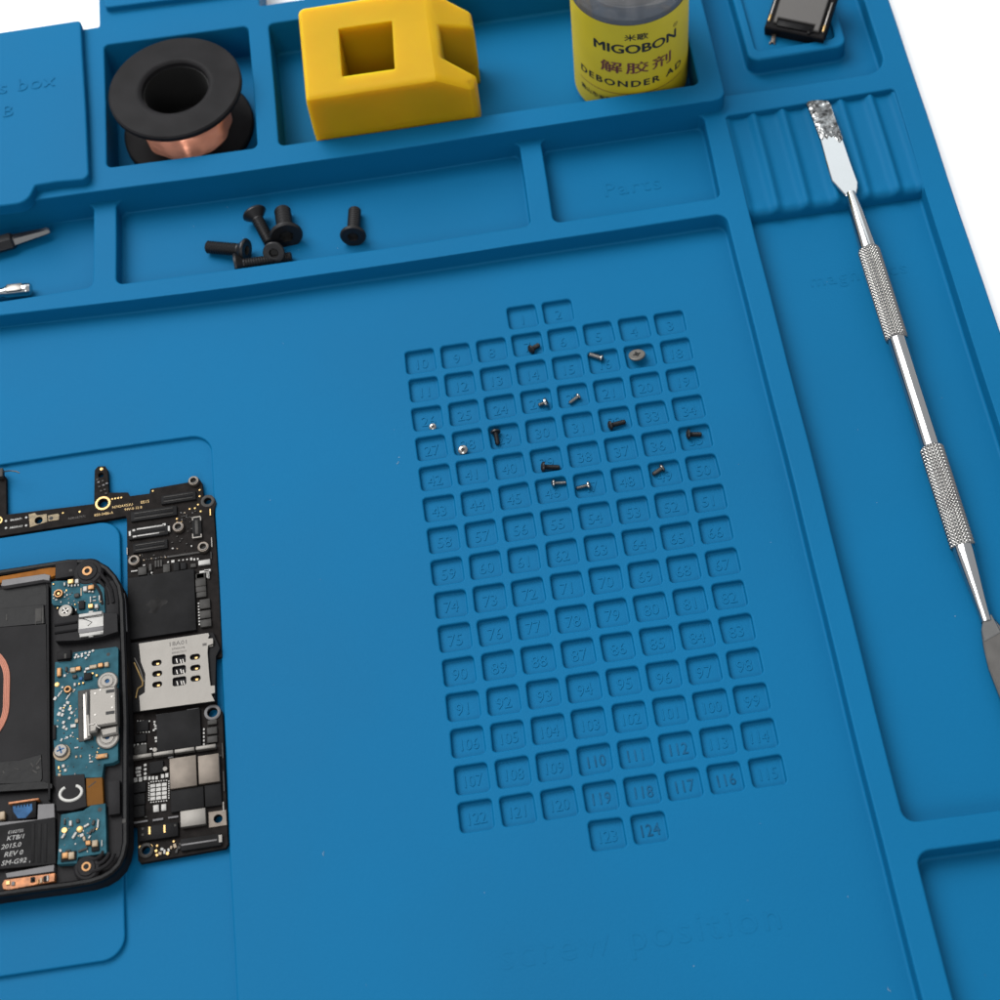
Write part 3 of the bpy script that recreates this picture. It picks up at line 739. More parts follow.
for (x,y,w,h,m) in ((838,440,9,56,'gold'),(850,690,9,80,'tin'),(146,765,8,60,'tin'),(845,800,8,60,'chipg'),(640,790,300,16,'chipg')): smd('edge_contact', P, x, y, w, h, .3, m, lbd, bev=.02)
for (x,y) in ((615,448),(620,470),(640,462),(712,430),(520,690),(560,640),(585,680),(600,660),(640,700)): smd('resistor', P, x, y, 14, 9, .2, 'chipg', lbd, bev=.01)
P = C1b
disc('gold_ring', P, 412, 333, 31, .08, 'gold', lbd, hole=.72); disc('gold_pad', P, 406, 196, 7, .06, 'gold', lbd)
disc('gold_ring', P, -6, 402, 17, .08, 'gold', lbd, hole=.6)
q = MB(); q.prism(pxpoly([(x/4,420+y/4) for x,y in ((115,378),(140,372),(150,382),(188,376),(190,408),(120,430))], ZT), ZT-.02, ZT+.1, .03, holes=[circ(P,155,402,16)]); q.build('bronze_plate', M['bronze'], lbd)
q = MB(); q.prism(pxpoly([(x/4,420+y/4) for x,y in ((192,382),(232,375),(238,380),(236,400),(194,406))], ZT), ZT-.02, ZT+.1, .03); q.build('bronze_plate', M['bronze'], lbd); disc('plate_hole', P, 205, 394, 9, .115, 'fold', lbd)
for (x,y,r) in ((24,404,5),(24,432,5),(105,390,5),(105,422,5),(319,367,5),(252,372,4)): disc('gold_pad', P, x, y, r, .05, 'white' if x < 110 else 'gold', lbd, n=10)
for i,(x,y) in enumerate(((395,250),(412,245),(398,268),(415,262),(405,285),(420,280),(428,255),(390,240),(425,295))): smd('resistor', P, x, y, 9, 6, .2, 'chipg' if i%3 else 'grey', lbd, bev=.01)
words(P, 'N742AY53U', 490, 344, 10, 'printgold', lbd); words(P, '0515', 580, 328, 11, 'printgold', lbd)
words(P, '820-3486-A', 415, 376, 10, 'printgold', lbd); words(P, '94V-0 12 8', 533, 354, 10, 'printgold', lbd)
words(P, 'N001A7971', 308, 390, 9, 'etch', lbd); words(P, 'BK00471', 65, 398, 8, 'print', lbd); words(P, 'ABD01AY', 65, 428, 8, 'print', lbd)
wire = [P.p(x,y,z) for x,y,z in ((12,215,.5),(16,206,2.2),(40,203,3.0),(66,206,3.2),(78,212,3.0))]
q = MB(); q.tube(wire, .13, 8); q.build('loose_wire', M['dksteel'], lbd)
smd('antenna_spring', P, 8, 222, 22, 34, 1.2, 'chipg', lbd)
smd('big_chip', P, 650, 742, 268, 246, .75, 'chip', lbd, bev=.06)
for (x,y,w,h,hg) in ((805,628,40,22,.5),(805,655,42,30,.6),(806,680,42,22,.5),(808,702,40,22,.5),(822,740,42,38,.6),(824,782,44,32,.6),(826,817,44,30,.6)): smd('capacitor', P, x, y, w, h, hg, 'chipg', lbd)
for i in range(8): smd('solder_pad', P, 795+i*.5, 735+i*12, 6, 6, .2, 'white', lbd, bev=.01)
smd('solder_pad', P, 832, 606, 26, 8, .5, 'white', lbd, bev=.02); smd('solder_pad', P, 833, 625, 8, 20, .5, 'white', lbd, bev=.02)
c = P.p(620,742,ZT+.76); pts = [V((c.x+(1.7+.5*math.sin(a*3+1)+.35*math.sin(a*5))*math.cos(a), c.y+(1.5+.4*math.sin(a*2)+.3*math.sin(a*7))*math.sin(a))) for a in [i*2*math.pi/36 for i in range(36)]]
q = MB(); q.prism(pts, ZT+.74, ZT+.762, 0); o = q.build('chip_residue', M['residue'], lbd)
for i in range(34):
    x, y = random.choice(((random.uniform(430,660),random.uniform(650,780)),(random.uniform(500,690),random.uniform(440,520)),(random.uniform(620,690),random.uniform(560,700)),(random.uniform(150,560),random.uniform(790,815))))
    smd('resistor', C6, x, y, random.choice((8,10,14)), random.choice((7,8,10)), .16, random.choice(('chipg','chipg','chip','grey','tan')), lbd, bev=.01)
# silver card reader
ZS = ZT+1.35
P = Plan(120,580,8.3333,ZS)
rd_poly = [(138.6,643.4),(208.2,632.8),(209.4,635.2),(208.2,638.2),(213,638.2),(213.2,643.6),(208.2,645.4),(207.6,652),(209.4,676),(210.6,685.6),(214.8,685.4),(215,692.6),(211.4,694),(214.8,701),(140.2,711),(139,696),(144.6,692.4),(145.2,674),(140.6,662)]
hl = []
slots = [(305,690,82,46),(310,780,82,46),(310,870,82,46),(625,640,84,46),(628,730,84,46),(630,820,84,46)]
wins = [(490,660,112,72),(492,750,112,72),(495,843,112,72)]
def rr(P, x, y, w, h, r, seg=4):
    c = P.p(x,y); a, b = P.wh(x,y,w,h); r = r*min(a,b)
    return [(p.x+c.x,p.y+c.y) for p,_ in ring([(-a/2,-b/2,r),(a/2,-b/2,r),(a/2,b/2,r),(-a/2,b/2,r)], 0, seg)]
q = MB(); q.prism(pxpoly(rd_poly, ZS), ZS-.18, ZS, .04, holes=[rr(P,*s_,.48) for s_ in slots]+[rr(P,*s_,.22) for s_ in wins])
rd = q.build('card_reader', M['tin'], lbd)
q = MB(); cpoly = pxpoly([(129.5,645),(214,634),(221,650),(217,658),(216,703),(134,714)], ZT)
q.prism(cpoly, ZT-.01, ZS-.55, .05); q.build('reader_base', M['black'], lbd)
for (x,y,w,h) in slots: smd('gold_contact', P, x+8, y+4, 30, 22, .38, 'gold', rd, z0=ZS-.6)
for i,(x,y,w,h) in enumerate(wins):
    for dx in (14,34,-20): smd('reader_spring', P, x+dx, y+random.uniform(4,14), 12, 40, .3, 'dksteel', rd, z0=ZS-.56, rz=.2)
words(P, '18A01', 485, 527, 36, 'etch', rd, sx=1.15)
words(P, '0744A07B', 487, 569, 17, 'etch', rd); words(P, '60035C01Y', 493, 601, 17, 'etch', rd)
smd('etched_patch', P, 705, 537, 34, 22, .012, 'etch', rd, z0=ZS, bev=0)
for (x,y,w,h) in ((750,520,44,60),(765,908,48,70)): smd('reader_tab', P, x, y, w, h, .2, 'tin', rd, z0=ZS-.5)
q = MB(); q.tube([P.p(x,y,ZT+.8) for x,y in ((118,690),(150,760),(190,850),(188,880),(150,905),(140,940),(132,985))], .16, 8); q.build('gold_spring', M['gold'], lbd)
q = MB(); q.tube([P.p(x,y,ZT+.9) for x,y in ((120,650),(165,740),(200,850))], .12, 8); q.build('gold_spring', M['tin'], lbd)
P = C8
smd('big_chip', P, 350, 185, 258, 222, .7, 'chip', lbd, bev=.06)
disc('mounting_ring', P, 545, 75, 49, .3, 'grey', lbd, hole=.63)
for (x,y,w,h,hg,m) in ((545,135,56,28,.45,'chipg'),(545,185,60,42,.5,'chipg'),(546,236,60,40,.5,'chipg'),(135,158,72,62,.5,'chip'),(125,228,66,46,.45,'chip'),(125,300,76,62,.55,'chipg'),(218,400,82,70,.5,'chip'),(115,520,82,56,.5,'chip'),(110,590,82,66,.5,'chip'),(105,662,86,66,.5,'chip'),(400,590,196,128,.6,'chip'),(552,566,98,128,.6,'chip')):
    smd('chip' if m == 'chip' else 'capacitor', P, x, y, w, h, hg, m, lbd)
wl = [(495,175+i*22,9,12) for i in range(5)]+[(105+i*17,127,9,8) for i in range(5)]+[(105+i*17,190,8,8) for i in range(5)]+[(84,271,14,18),(107,268,14,18),(132,265,12,16),(150,264,12,16)]+[(215,155,22,9),(215,170,22,9),(205,130,12,10),(205,145,10,10),(200,180,12,10),(215,225,20,14),(218,244,20,12),(185,290,14,10)]
wl += [(110,403,32,16),(108,425,30,14),(112,445,26,14),(93,473,20,26),(121,470,20,26),(150,462,18,22),(175,462,14,20),(196,461,14,20),(217,460,14,20),(252,450,18,22),(277,445,18,24),(150,385,16,14),(150,410,16,14),(150,435,16,14)]
wl += [(172,492+i*14,7,8) for i in range(8)]+[(289,480+i*14,7,8) for i in range(8)]+[(185+i*15,484-i*1.6,8,7) for i in range(7)]+[(185+i*15,604-i*1.6,8,7) for i in range(7)]
for t_ in wl: smd('solder_pad', P, *t_, .22, 'white', lbd, bev=.01)
for i in range(3):
    for j in range(4): smd('pad_array', P, 194+i*34, 507+j*25-i*4, 29, 20, .2, 'white', lbd, bev=.02)
for (x,y,w,h) in ((214,640,34,42),(259,634,30,40)): smd('pad_array', P, x, y, w, h, .25, 'white', lbd)
for (x,y) in ((209,298),(269,410)): disc('round_terminal', P, x, y, 15, .5, 'tin', lbd)
q = MB()
for i in range(4):
    c = P.p(75+125*(i+.5), 351-17.8*(i+.5)-0, ZT); a, b = P.wh(325,313,120,24)
    q.box((c.x,c.y,ZT+.55), (a,b,1.1), bev=.2)
q.build('shield_rail', M['tin'], lbd)
for (x,y,w,h) in ((379,435,158,180),(530,415,124,166)): smd('shield_can', P, x, y, w, h, 1.0, 'nickel', lbd, bev=.1)
for (x,y,w,h) in ((125,719,82,10),(226,706,62,12),(315,692,60,10),(250,88,70,8),(430,58,70,8),(300,340,30,9),(395,340,20,9)): smd('edge_contact', P, x, y, w, h, .3, 'grey', lbd, bev=.02)
o = smd('shield_can', P, 437, 702, 150, 96, 1.0, 'tin', lbd, bev=.14); o['label'] = 'pale dented shield can'
q = MB(); cc = P.p(575,700); a, b = P.wh(575,700,106,92); q.prism([(cc.x-a/2,cc.y-b/2),(cc.x+a/2,cc.y-b/2),(cc.x+a/2,cc.y+b/2),(cc.x-a/2,cc.y+b/2)], ZT-.01, ZT+.2, .04, holes=[circ(P,578,700,26)]); q.build('bronze_plate', M['nickel'], lbd)
smd('battery_socket', P, 230, 782, 236, 84, .7, 'black', lbd)
for (x,y) in ((180,776),(268,766)): smd('gold_contact', P, x, y, 12, 46, .76, 'gold', lbd, bev=.02)
for (x,y) in ((140,765),(140,800),(330,745)): smd('solder_pad', P, x, y, 14, 14, .75, 'chipg', lbd, bev=.02)
disc('mounting_ring', P, 155, 886, 46, .3, 'chipg', lbd, hole=.56)
o = smd('board_connector', P, 480, 842, 240, 70, .6, 'chip', lbd); smd('contact_row', P, 470, 845, 210, 10, .66, 'grey', o, bev=.02); smd('contact_row', P, 595, 822, 20, 44, .7, 'tin', o, bev=.03)
for (x,y,m) in ((218,860,'gold'),(215,890,'gold'),(218,915,'gold'),(250,880,'white'),(262,895,'white'),(290,885,'white'),(300,870,'tan'),(315,835,'gold'),(325,860,'tan'),(345,870,'chipg'),(355,850,'chipg'),(120,868,'gold'),(190,862,'gold'),(240,905,'tan'),(280,905,'gold'),(335,890,'chipg')): smd('component', P, x+random.uniform(-3,3), y, random.uniform(10,18), random.uniform(12,26), .3, m, lbd, rz=random.uniform(-.5,.5), bev=.02)
for i in range(8): smd('resistor', P, 70+random.uniform(-3,3), 420+i*38, 8, 14, .2, 'chipg', lbd, bev=.01)
for (x,y) in ((105,567),(135,562),(112,610),(140,606),(155,690),(520,512),(555,508),(565,330),(590,330)): smd('resistor', P, x, y, 14, 9, .25, 'chipg', lbd, bev=.01)
for (x,y,w,h,m) in ((605,300,7,90,'chipg'),(612,480,7,120,'chipg'),(70,545,6,60,'tin'),(610,630,8,60,'tin')): smd('edge_contact', P, x, y, w, h, .25, m, lbd, bev=.02)
# ------------------------------------------------------------------ opened phone
ph = root('opened_phone', (0,0,0), 'opened black smartphone body showing copper coil and blue boards, left of the logic board', 'phone')
ZP = 4.6; ZF = 3.4
o_top = [(-60,577.5),(0,569.2),(40,563),(67,558.8),(88,558.2),(98,560.4),(108,566),(116,575),(121.4,585),(124,600),(126.2,660),(128,720),(128,842),(125.4,855),(121,865),(113,873.5),(103,879.5),(90,883.6),(70,887),(39,891),(0,896.5),(-60,905)]
pl = [V(p) for p in pxpoly(o_top, ZP)][1:-1]                      # the body runs on to the left, out of the picture
ya, yb_ = pl[0].y, pl[-1].y
pl = [V((-222,yb_+9)), V((-222,ya-9)), V((-219,ya-3)), V((-213,ya))]+pl+[V((-213,yb_)), V((-219,yb_+3))]
if area(pl) < 0: pl.reverse()
inn = inset(pl, 1.1)
q = MB(); q.prism(pl, .9, ZF, .0); q.prism([tuple(p) for p in inset(pl,.5)], .05, .9, 0); q.build('phone_body', M['blackm'], ph)
q = MB(); q.prism(pl, ZF-.01, ZP, .3, holes=[[tuple(p) for p in inn]]); q.build('phone_rim', M['gloss'], ph)
P3, P4, P5 = Plan(0,540,7.6923,ZP), Plan(0,660,7.6923,ZP), Plan(0,780,7.6923,ZP)
# upper corner mouldings
P = P3
for (x,y,r,hg) in ((675,245,120,1.3),(675,245,84,1.5)): disc('corner_boss', P, x, y, r, hg, 'blackm', ph, z0=ZF)
disc('screw_insert', P, 675, 245, 42, 1.65, 'brass', ph, hole=.45, z0=ZF); disc('insert_hole', P, 675, 245, 20, 1.4, 'fold', ph, z0=ZF)
def ridges(sel, name='corner_ridge'):
    for d_, h_ in ((2.0,1.0),(3.0,.8),(4.0,1.0)):
        l = inset(pl, d_); pts = [(p.x,p.y,ZF+h_) for p, o in zip(l, pl) if sel(o)]
        q = MB(); q.tube(pts, .36, 8); q.build(name, M['blackm'], ph)
ca, cb = at(124.5,603,ZP), at(86,556,ZP)
ridges(lambda o: o.x > cb.x and o.y > ca.y)
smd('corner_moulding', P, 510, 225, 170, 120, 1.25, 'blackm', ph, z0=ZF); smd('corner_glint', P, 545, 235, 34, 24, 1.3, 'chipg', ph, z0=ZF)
smd('corner_moulding', P, 860, 470, 100, 330, 1.0, 'blackm', ph, z0=ZF)
def strip(name, P, pts, z0, z1, m, bev=.06):
    q = MB(); q.prism([(p.x,p.y) for p in (P.p(x,y) for x,y in pts)], z0, z1, bev); return q.build(name, M[m], ph)
strip('orange_flex', P, ((-80,330),(-80,285),(30,268),(270,225),(330,205),(425,203),(420,265),(360,290)), ZF, ZP-.35, 'orange')
strip('metal_strip', P, ((5,350),(15,305),(340,258),(385,268),(378,310),(330,303),(30,352)), ZF, ZP-.1, 'grey')
# dark well, tape, panel and coil
strip('battery_well', P, ((-300,410),(-300,395),(330,322),(350,340),(355,480),(-300,560)), ZF-.02, ZF+.1, 'gloss')
strip('well_edge', P, ((352,330),(372,345),(385,2000),(368,2000)), ZF, ZP-.1, 'black')
strip('clear_tape', P, ((-300,535),(325,480),(332,625),(-300,680)), ZF, ZP-.9, 'gloss')
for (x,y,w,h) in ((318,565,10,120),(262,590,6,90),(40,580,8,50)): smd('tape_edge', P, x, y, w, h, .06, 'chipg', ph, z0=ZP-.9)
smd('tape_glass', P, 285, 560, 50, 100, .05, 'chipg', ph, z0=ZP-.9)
strip('coil_panel', P, ((-300,680),(345,632),(368,1800),(368,1870),(-300,1920)), ZF-.1, ZP-.7, 'blackm')
strip('crumpled_tape', P4, ((-300,800),(150,760),(310,715),(318,900),(300,935),(-300,955)), ZF, ZP-.55, 'gloss')
for (x,y,w,h,rz) in ((290,770,10,60,-.6),(285,820,26,22,.3),(260,850,10,40,.9),(240,800,8,40,.5),(20,855,10,24,.4),(120,830,6,40,1.2)): smd('tape_crease_glint', P4, x, y, w, h, .05, 'chipg', ph, z0=ZP-.55, rz=rz)  # grey slivers painted in as glints along the tape creases
strip('well_edge', P4, ((-300,1000),(-300,975),(330,930),(400,950),(400,985),(-300,1030)), ZF, ZP-.15, 'gloss')
c0 = at(9.0,690,ZP-.6); yt = at(0,640,ZP-.6).y; yb = at(0,748,ZP-.6).y
for k in range(4):
    g = .29*k
    pts = [(p.x,p.y,ZP-.62) for p,_ in ring([(c0.x-40,yb+g,8-g),(c0.x-g,yb+g,8-g),(c0.x-g,yt-g,8-g),(c0.x-40,yt-g,8-g)], 0, 10)]
    q = MB(); q.tube(pts, .165, 8, closed=True); q.build('coil_turn', M['coil'], ph)
# upper blue board
q = MB(); q.prism(pxpoly([(51.4,582),(56,580.8),(83.2,580.6),(100,584.2),(104,588),(105,612.8),(89.7,614.9),(78,613.6),(72.8,605.8),(53.5,605.2),(51.6,603)], ZP), ZF, ZP, .05); ub = q.build('blue_board', M['pcbblue'], ph)
for (x,y,w,h,hg,m) in ((550,328,44,34,.6,'gold'),(597,326,30,34,.6,'white'),(500,345,14,26,.4,'white'),(530,352,14,20,.3,'white'),(555,354,14,20,.3,'white'),(580,352,14,18,.3,'white'),(605,350,12,18,.3,'white'),(660,384,34,40,.6,'white'),(706,372,48,34,.6,'brass'),(690,400,20,14,.3,'white'),(715,402,18,14,.3,'white'),(595,432,40,30,.5,'chipg'),(632,506,46,62,.5,'chip'),(702,516,40,32,.6,'gold'),(746,516,30,34,.5,'white'),(699,462,11,46,.3,'white'),(728,440,26,8,.2,'white'),(728,468,26,8,.2,'white'),(767,450,12,40,.3,'white'),(580,500,10,10,.3,'gold'),(587,540,10,16,.3,'white'),(412,342,14,12,.2,'gold'),(422,405,12,18,.2,'white'),(412,425,10,16,.2,'white'),(415,450,14,12,.2,'white'),(435,462,20,10,.2,'white'),(500,405,10,14,.2,'white'),(518,425,12,16,.2,'white'),(500,440,12,10,.2,'white'),(470,480,10,12,.2,'white'),(775,478,18,10,.3,'tan'),(625,400,10,60,.1,'tan')): smd('component', P, x, y, w, h, hg, m, ub)
o = disc('antenna_socket', P, 455, 420, 36, .6, 'brass', ub, hole=.6); disc('socket_pin', P, 455, 420, 12, .5, 'gold', o); disc('socket_floor', P, 455,420,24,.1,'fold',o)
o = disc('silver_screw', P, 503, 546, 56, .7, 'tin', ph, hole=.4, z0=ZF+.6); disc('screw_hole', P, 503, 546, 24, .5, 'fold', o, z0=ZF+.6)
for rz in (.5,.5+math.pi/2): smd('screw_cross', P, 503, 546, 14, 60, .74, 'dksteel', o, z0=ZF+.6, rz=rz)
# audio socket with its bright clip
P = Plan(0,540,7.6923,ZP+.5)
strip('audio_socket', P, ((425,588),(600,570),(800,555),(900,560),(905,700),(780,740),(600,768),(425,775)), ZF, ZP+.3, 'blackm')
q = MB()
for y in (640,700): c = P.p(510,y); q.tube([(c.x-2.2,c.y,ZP+.3),(c.x+1.9,c.y,ZP+.3)], .28, 8)
q.build('socket_ridge', M['black'], ph)
q = MB()
a = [P.p(608,572), P.p(790,548), P.p(795,585), P.p(795,700), P.p(790,722), P.p(612,738), P.p(603,708), P.p(603,610)]
q.prism([(p.x,p.y) for p in a], ZP+.2, ZP+.45, .06)
for (x,y,w,h,hg) in ((698,575,178,26,.55),(698,728,168,22,.5),(700,553,36,14,.4),(700,740,36,14,.4)):
    c = P.p(x,y); w_, h_ = P.wh(x,y,w,h); q.box((c.x,c.y,ZP+.2+hg/2), (w_,h_,hg), bev=.08)
cl_ = q.build('socket_clip', M['white'], ph)
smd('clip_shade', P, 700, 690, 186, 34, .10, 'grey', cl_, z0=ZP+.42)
q = MB(); q.tube([P.p(x,y,ZP+.46) for x,y in ((608,600),(660,612),(708,632),(675,660))], .07, 6); q.build('clip_crease', M['fold'], cl_)
q = MB(); q.tube([P.p(x,y,ZP+.46) for x,y in ((606,608),(790,584))], .06, 6); q.build('clip_crease', M['fold'], cl_)
# long blue board with the charging socket
P = P4
q = MB(); q.prism(pxpoly([(55,662),(70.8,661),(72.8,652.5),(116,646.6),(118.3,648),(118,760),(113,762.7),(104,764),(102,777.2),(56,778.4),(53.4,738),(54.4,690)], ZP), ZF, ZP, .05); mb = q.build('blue_board', M['pcbblue'], ph)
smd('board_connector', P3, 500, 895, 110, 66, .7, 'black', mb); smd('component', P3, 512, 905, 22, 40, .8, 'chipg', mb)
for (x,y) in ((590,886),(605,900),(632,880),(632,896),(660,872),(690,866),(716,854),(662,910),(682,888),(580,906)): smd('solder_pad', P3, x, y, 18, 15, .2, 'white', mb, rz=.5, bev=.02)
disc('board_hole', P3, 833, 880, 14, .02, 'fold', mb)
for (x,y,w,h,hg,m) in ((460,100,34,66,.5,'brass'),(456,72,26,18,.3,'white'),(512,75,18,38,.3,'chipg'),(565,82,44,36,.5,'tan'),(606,72,42,32,.5,'brass'),(720,56,58,28,.4,'tan'),(777,46,42,34,.5,'brass'),(824,40,34,34,.5,'tan'),(675,70,36,20,.3,'white'),(655,92,18,18,.2,'white'),(500,122,20,20,.2,'white'),(578,132,36,26,.4,'chipg'),(625,146,28,26,.3,'bluefilm'),(680,132,60,52,.5,'chip'),(714,106,20,15,.3,'gold'),(746,122,20,18,.3,'gold'),(612,186,14,16,.3,'gold'),(642,180,16,16,.3,'gold'),(578,192,20,26,.3,'white'),(482,212,18,18,.2,'white'),(575,232,14,14,.2,'white'),(788,746,90,36,.5,'brass'),(752,742,18,24,.55,'tan'),(822,744,18,24,.55,'tan'),(692,736,14,14,.2,'white'),(694,758,14,16,.2,'white'),(702,784,30,12,.2,'white'),(590,676,32,12,.2,'white'),(588,746,16,18,.2,'tan'),(622,742,12,18,.2,'tan'),(455,832,16,26,.3,'gold'),(490,818,26,26,.3,'white'),(504,850,22,22,.2,'white'),(460,886,22,22,.3,'tan'),(422,560,22,110,.4,'chip')): smd('component', P, x, y, w, h, hg, m, mb)
for (x,y,w,h) in ((425,298,22,26),(455,268,12,34),(470,250,10,30),(522,330,26,20),(500,352,20,16),(468,374,20,20),(486,392,20,16),(455,416,24,28),(480,424,20,24),(540,378,22,26),(552,408,22,20),(535,448,18,20),(490,482,20,22),(492,518,20,24),(512,532,18,18),(520,290,10,34),(540,262,8,30),(516,598,22,16),(546,585,14,14),(474,616,14,22),(505,605,10,14),(560,562,12,10)): smd('solder_pad', P, x, y, w, h, .15, 'white', mb, rz=-.5, bev=.02)
smd('solder_pad', P, 566, 510, 40, 24, .3, 'white', mb, bev=.02); smd('solder_pad', P, 592, 472, 24, 26, .3, 'tan', mb, bev=.02)
disc('gold_pad', P, 440, 190, 20, .12, 'gold', mb); o = disc('antenna_socket', P, 525, 232, 30, .5, 'brass', mb, hole=.5); disc('socket_floor', P, 525, 232, 16, .1, 'fold', o)
PU = Plan(0,660,7.6923,ZP+1.3)
strip('socket_collar', P, ((600,240),(700,222),(720,618),(606,632)), ZP-.01, ZP+.12, 'chipg')
q = MB(); q.prism([(p.x,p.y) for p in (PU.p(x,y) for x,y in ((690,232),(900,205),(908,495),(760,520),(748,560),(690,570)))], ZP, ZP+1.9, .28); us = q.build('charging_socket', M['tin'], ph)
q = MB(); q.prism([(p.x,p.y) for p in (PU.p(x,y) for x,y in ((625,250),(668,242),(690,590),(632,612)))], ZP, ZP+.9, .2); q.build('socket_mouth', M['dksteel'], us)
q = MB(); q.prism([(p.x,p.y) for p in (PU.p(x,y) for x,y in ((652,245),(672,240),(700,585),(668,590)))], ZP+.6, ZP+1.3, .15); q.build('socket_lip', M['tin'], us)
for (x,y,w,h) in ((855,250,64,24),(855,415,68,24),(682,340,14,180)): smd('socket_window', PU, x, y, w, h, .03, 'fold', us, z0=ZP+1.9, bev=0)
for (x,y) in ((740,268),(740,432),(870,292),(872,376),(780,240)): disc('socket_dimple', PU, x, y, 9, .03, 'dksteel', us, z0=ZP+1.9, n=12)
q = MB(); q.tube([PU.p(x,y,ZP+1.93) for x,y in ((680,500),(720,495),(735,480),(745,510),(770,525))], .1, 6); q.build('socket_seam', M['dksteel'], us)
q = MB(); q.prism([(p.x,p.y) for p in (PU.p(x,y) for x,y in ((760,525),(905,495),(905,560),(780,590)))], ZP+.5, ZP+1.2, .3); q.build('socket_skirt', M['tin'], us)
for (x,y,r) in ((832,172,80),(832,602,90)):
    o = disc('socket_ear', P, x, y, r, .5, 'tin', us, hole=.55); s_ = disc('ear_screw', P, x, y, r*.62, .62, 'tin', us, hole=.35)
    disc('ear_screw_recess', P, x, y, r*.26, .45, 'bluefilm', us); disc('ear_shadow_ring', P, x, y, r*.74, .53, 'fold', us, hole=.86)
o = disc('silver_screw', P, 478, 715, 66, .3, 'tan', mb, hole=.5); disc('screw_head', P, 474, 705, 54, .75, 'tin', o)
for rz in (.3,.3+math.pi/2): smd('screw_cross', P, 474, 702, 18, 62, .78, 'bluefilm', o, rz=rz)
# foam with the painted C, amber flex, lower blue board
P = P5
strip('foam_pad', P, ((430,-30),(650,-45),(668,205),(560,235),(435,240)), ZF, ZP+.15, 'blackm')
c = P.p(545,100,ZP+.2); k = P.wh(545,100,84,58); pts = []
for i in range(25):
    a = math.radians(122+i*(298/24)); pts.append((c.x+k[0]*math.cos(a), c.y+k[1]*math.sin(a)*1.0, ZP+.16))
q = MB(); q.tube(pts, .27, 8); q.build('painted_c', M['print'], ph)
strip('amber_flex', P, ((660,-15),(785,-25),(795,182),(665,200)), ZF, ZP-.1, 'amber')
smd('flex_mark', P, 708, 32, 70, 8, .02, 'fold', ph, z0=ZP-.1, rz=.6, bev=0)
q = MB(); q.prism(pxpoly([(61,814.5),(83.2,810.6),(91,805.4),(105.3,803.4),(106.6,852.8),(78,857),(76.7,863.4),(57.2,864.2)], ZP), ZF, ZP, .05); lb2 = q.build('blue_board', M['pcbblue'], ph)
for (x,y,r) in ((497,388,24),(615,380,26)): disc('gold_pad', P, x, y, r, .2, 'gold', lb2)
for (x,y,w,h,hg,m,rz) in ((545,335,24,42,.3,'white',0),(500,325,14,40,.3,'chipg',0),(600,318,26,30,.3,'chipg',0),(490,432,20,44,.3,'white',-.6),(575,428,22,54,.3,'white',-.6),(668,352,46,18,.3,'white',.4),(756,340,14,66,.3,'white',-.1),(632,428,34,26,.3,'white',.3),(650,455,20,34,.3,'tan',.2),(700,400,16,40,.3,'chipg',-.5),(725,385,14,40,.3,'chipg',-.5),(720,330,22,40,.3,'chipg',-.3),(690,440,14,26,.2,'white',-.5),(735,520,60,60,.3,'chip',0),(684,490,42,38,.6,'brass',0),(736,494,44,50,.6,'tan',0),(640,540,76,16,.3,'chipg',.25),(785,488,8,50,.2,'white',0),(530,590,120,70,.25,'chip',0),(508,588,48,48,.6,'brass',0),(556,588,44,54,.6,'tan',0),(466,545,20,24,.2,'white',.3),(525,548,40,16,.3,'chipg',0)): smd('component', P, x, y, w, h, hg, m, lb2, rz=rz)
disc('board_hole', P, 768, 228, 17, .02, 'fold', lb2)
for r, h_ in ((105,1.1),(76,1.3)): disc('corner_boss', P, 665, 672, r, h_, 'blackm', ph, z0=ZF)
disc('screw_insert', P, 665, 668, 40, 1.4, 'brass', ph, hole=.5, z0=ZF); disc('insert_hole', P, 665, 668, 20, 1.2, 'fold', ph, z0=ZF)
cc_, cd_ = at(112,850,ZP), at(85,883,ZP)
ridges(lambda o: o.x > cd_.x and o.y < at(120,852,ZP).y)
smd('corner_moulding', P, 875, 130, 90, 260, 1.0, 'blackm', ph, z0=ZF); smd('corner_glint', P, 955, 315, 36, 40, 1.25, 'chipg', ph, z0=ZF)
# screen driver flap with its printed text
strip('driver_flap', P, ((-300,420),(-300,350),(420,290),(425,640),(-300,710)), ZF, ZP-.3, 'chip')
Pt = Plan(0,780,7.6923,ZP-.3)
for (s_, x, y, h_) in (('KTB/1', 190, 428, 42),('2015.0', 160, 492, 44),('REV 0', 175, 552, 46),('SM-G92', 202, 612, 46)): words(Pt, s_, x, y+4, h_*.82, 'faint', ph, align='RIGHT', rz=0., bold=.006, sx=1.1, shear=.25)
words(Pt, 'E102735', 180, 388, 24, 'faint', ph, align='RIGHT', shear=.2); words(Pt, "' '", 235, 645, 40, 'faint', ph, shear=.2)
for x in (250,300,345): smd('flap_fold', P, x, 480, 26, 300, .06, 'black', ph, z0=ZP-.3)
strip('metal_strip', P, ((290,185),(415,178),(418,285),(-300,395),(-300,345),(285,300)), ZF, ZP-.15, 'grey')
strip('metal_strip', P, ((40,715),(415,648),(412,700),(50,750)), ZF, ZP-.15, 'grey')
strip('copper_foil', P, ((12,800),(30,765),(420,712),(415,775),(60,842),(20,835)), ZF, ZP-.2, 'orangecu')
for (x,y,w,h,m) in ((100,795,26,30,'grey'),(250,765,34,40,'chip'),(255,770,20,18,'white'),(290,780,16,36,'brass'),(345,760,26,44,'chip'),(365,755,14,44,'white'),(315,770,18,40,'tan'),(60,790,30,30,'gold')): smd('component', P, x, y, w, h, .2, m, ph, z0=ZP-.2)
smd('ribbon_connector', P, 180, 235, 190, 126, 1.0, 'black', ph, z0=ZF); 
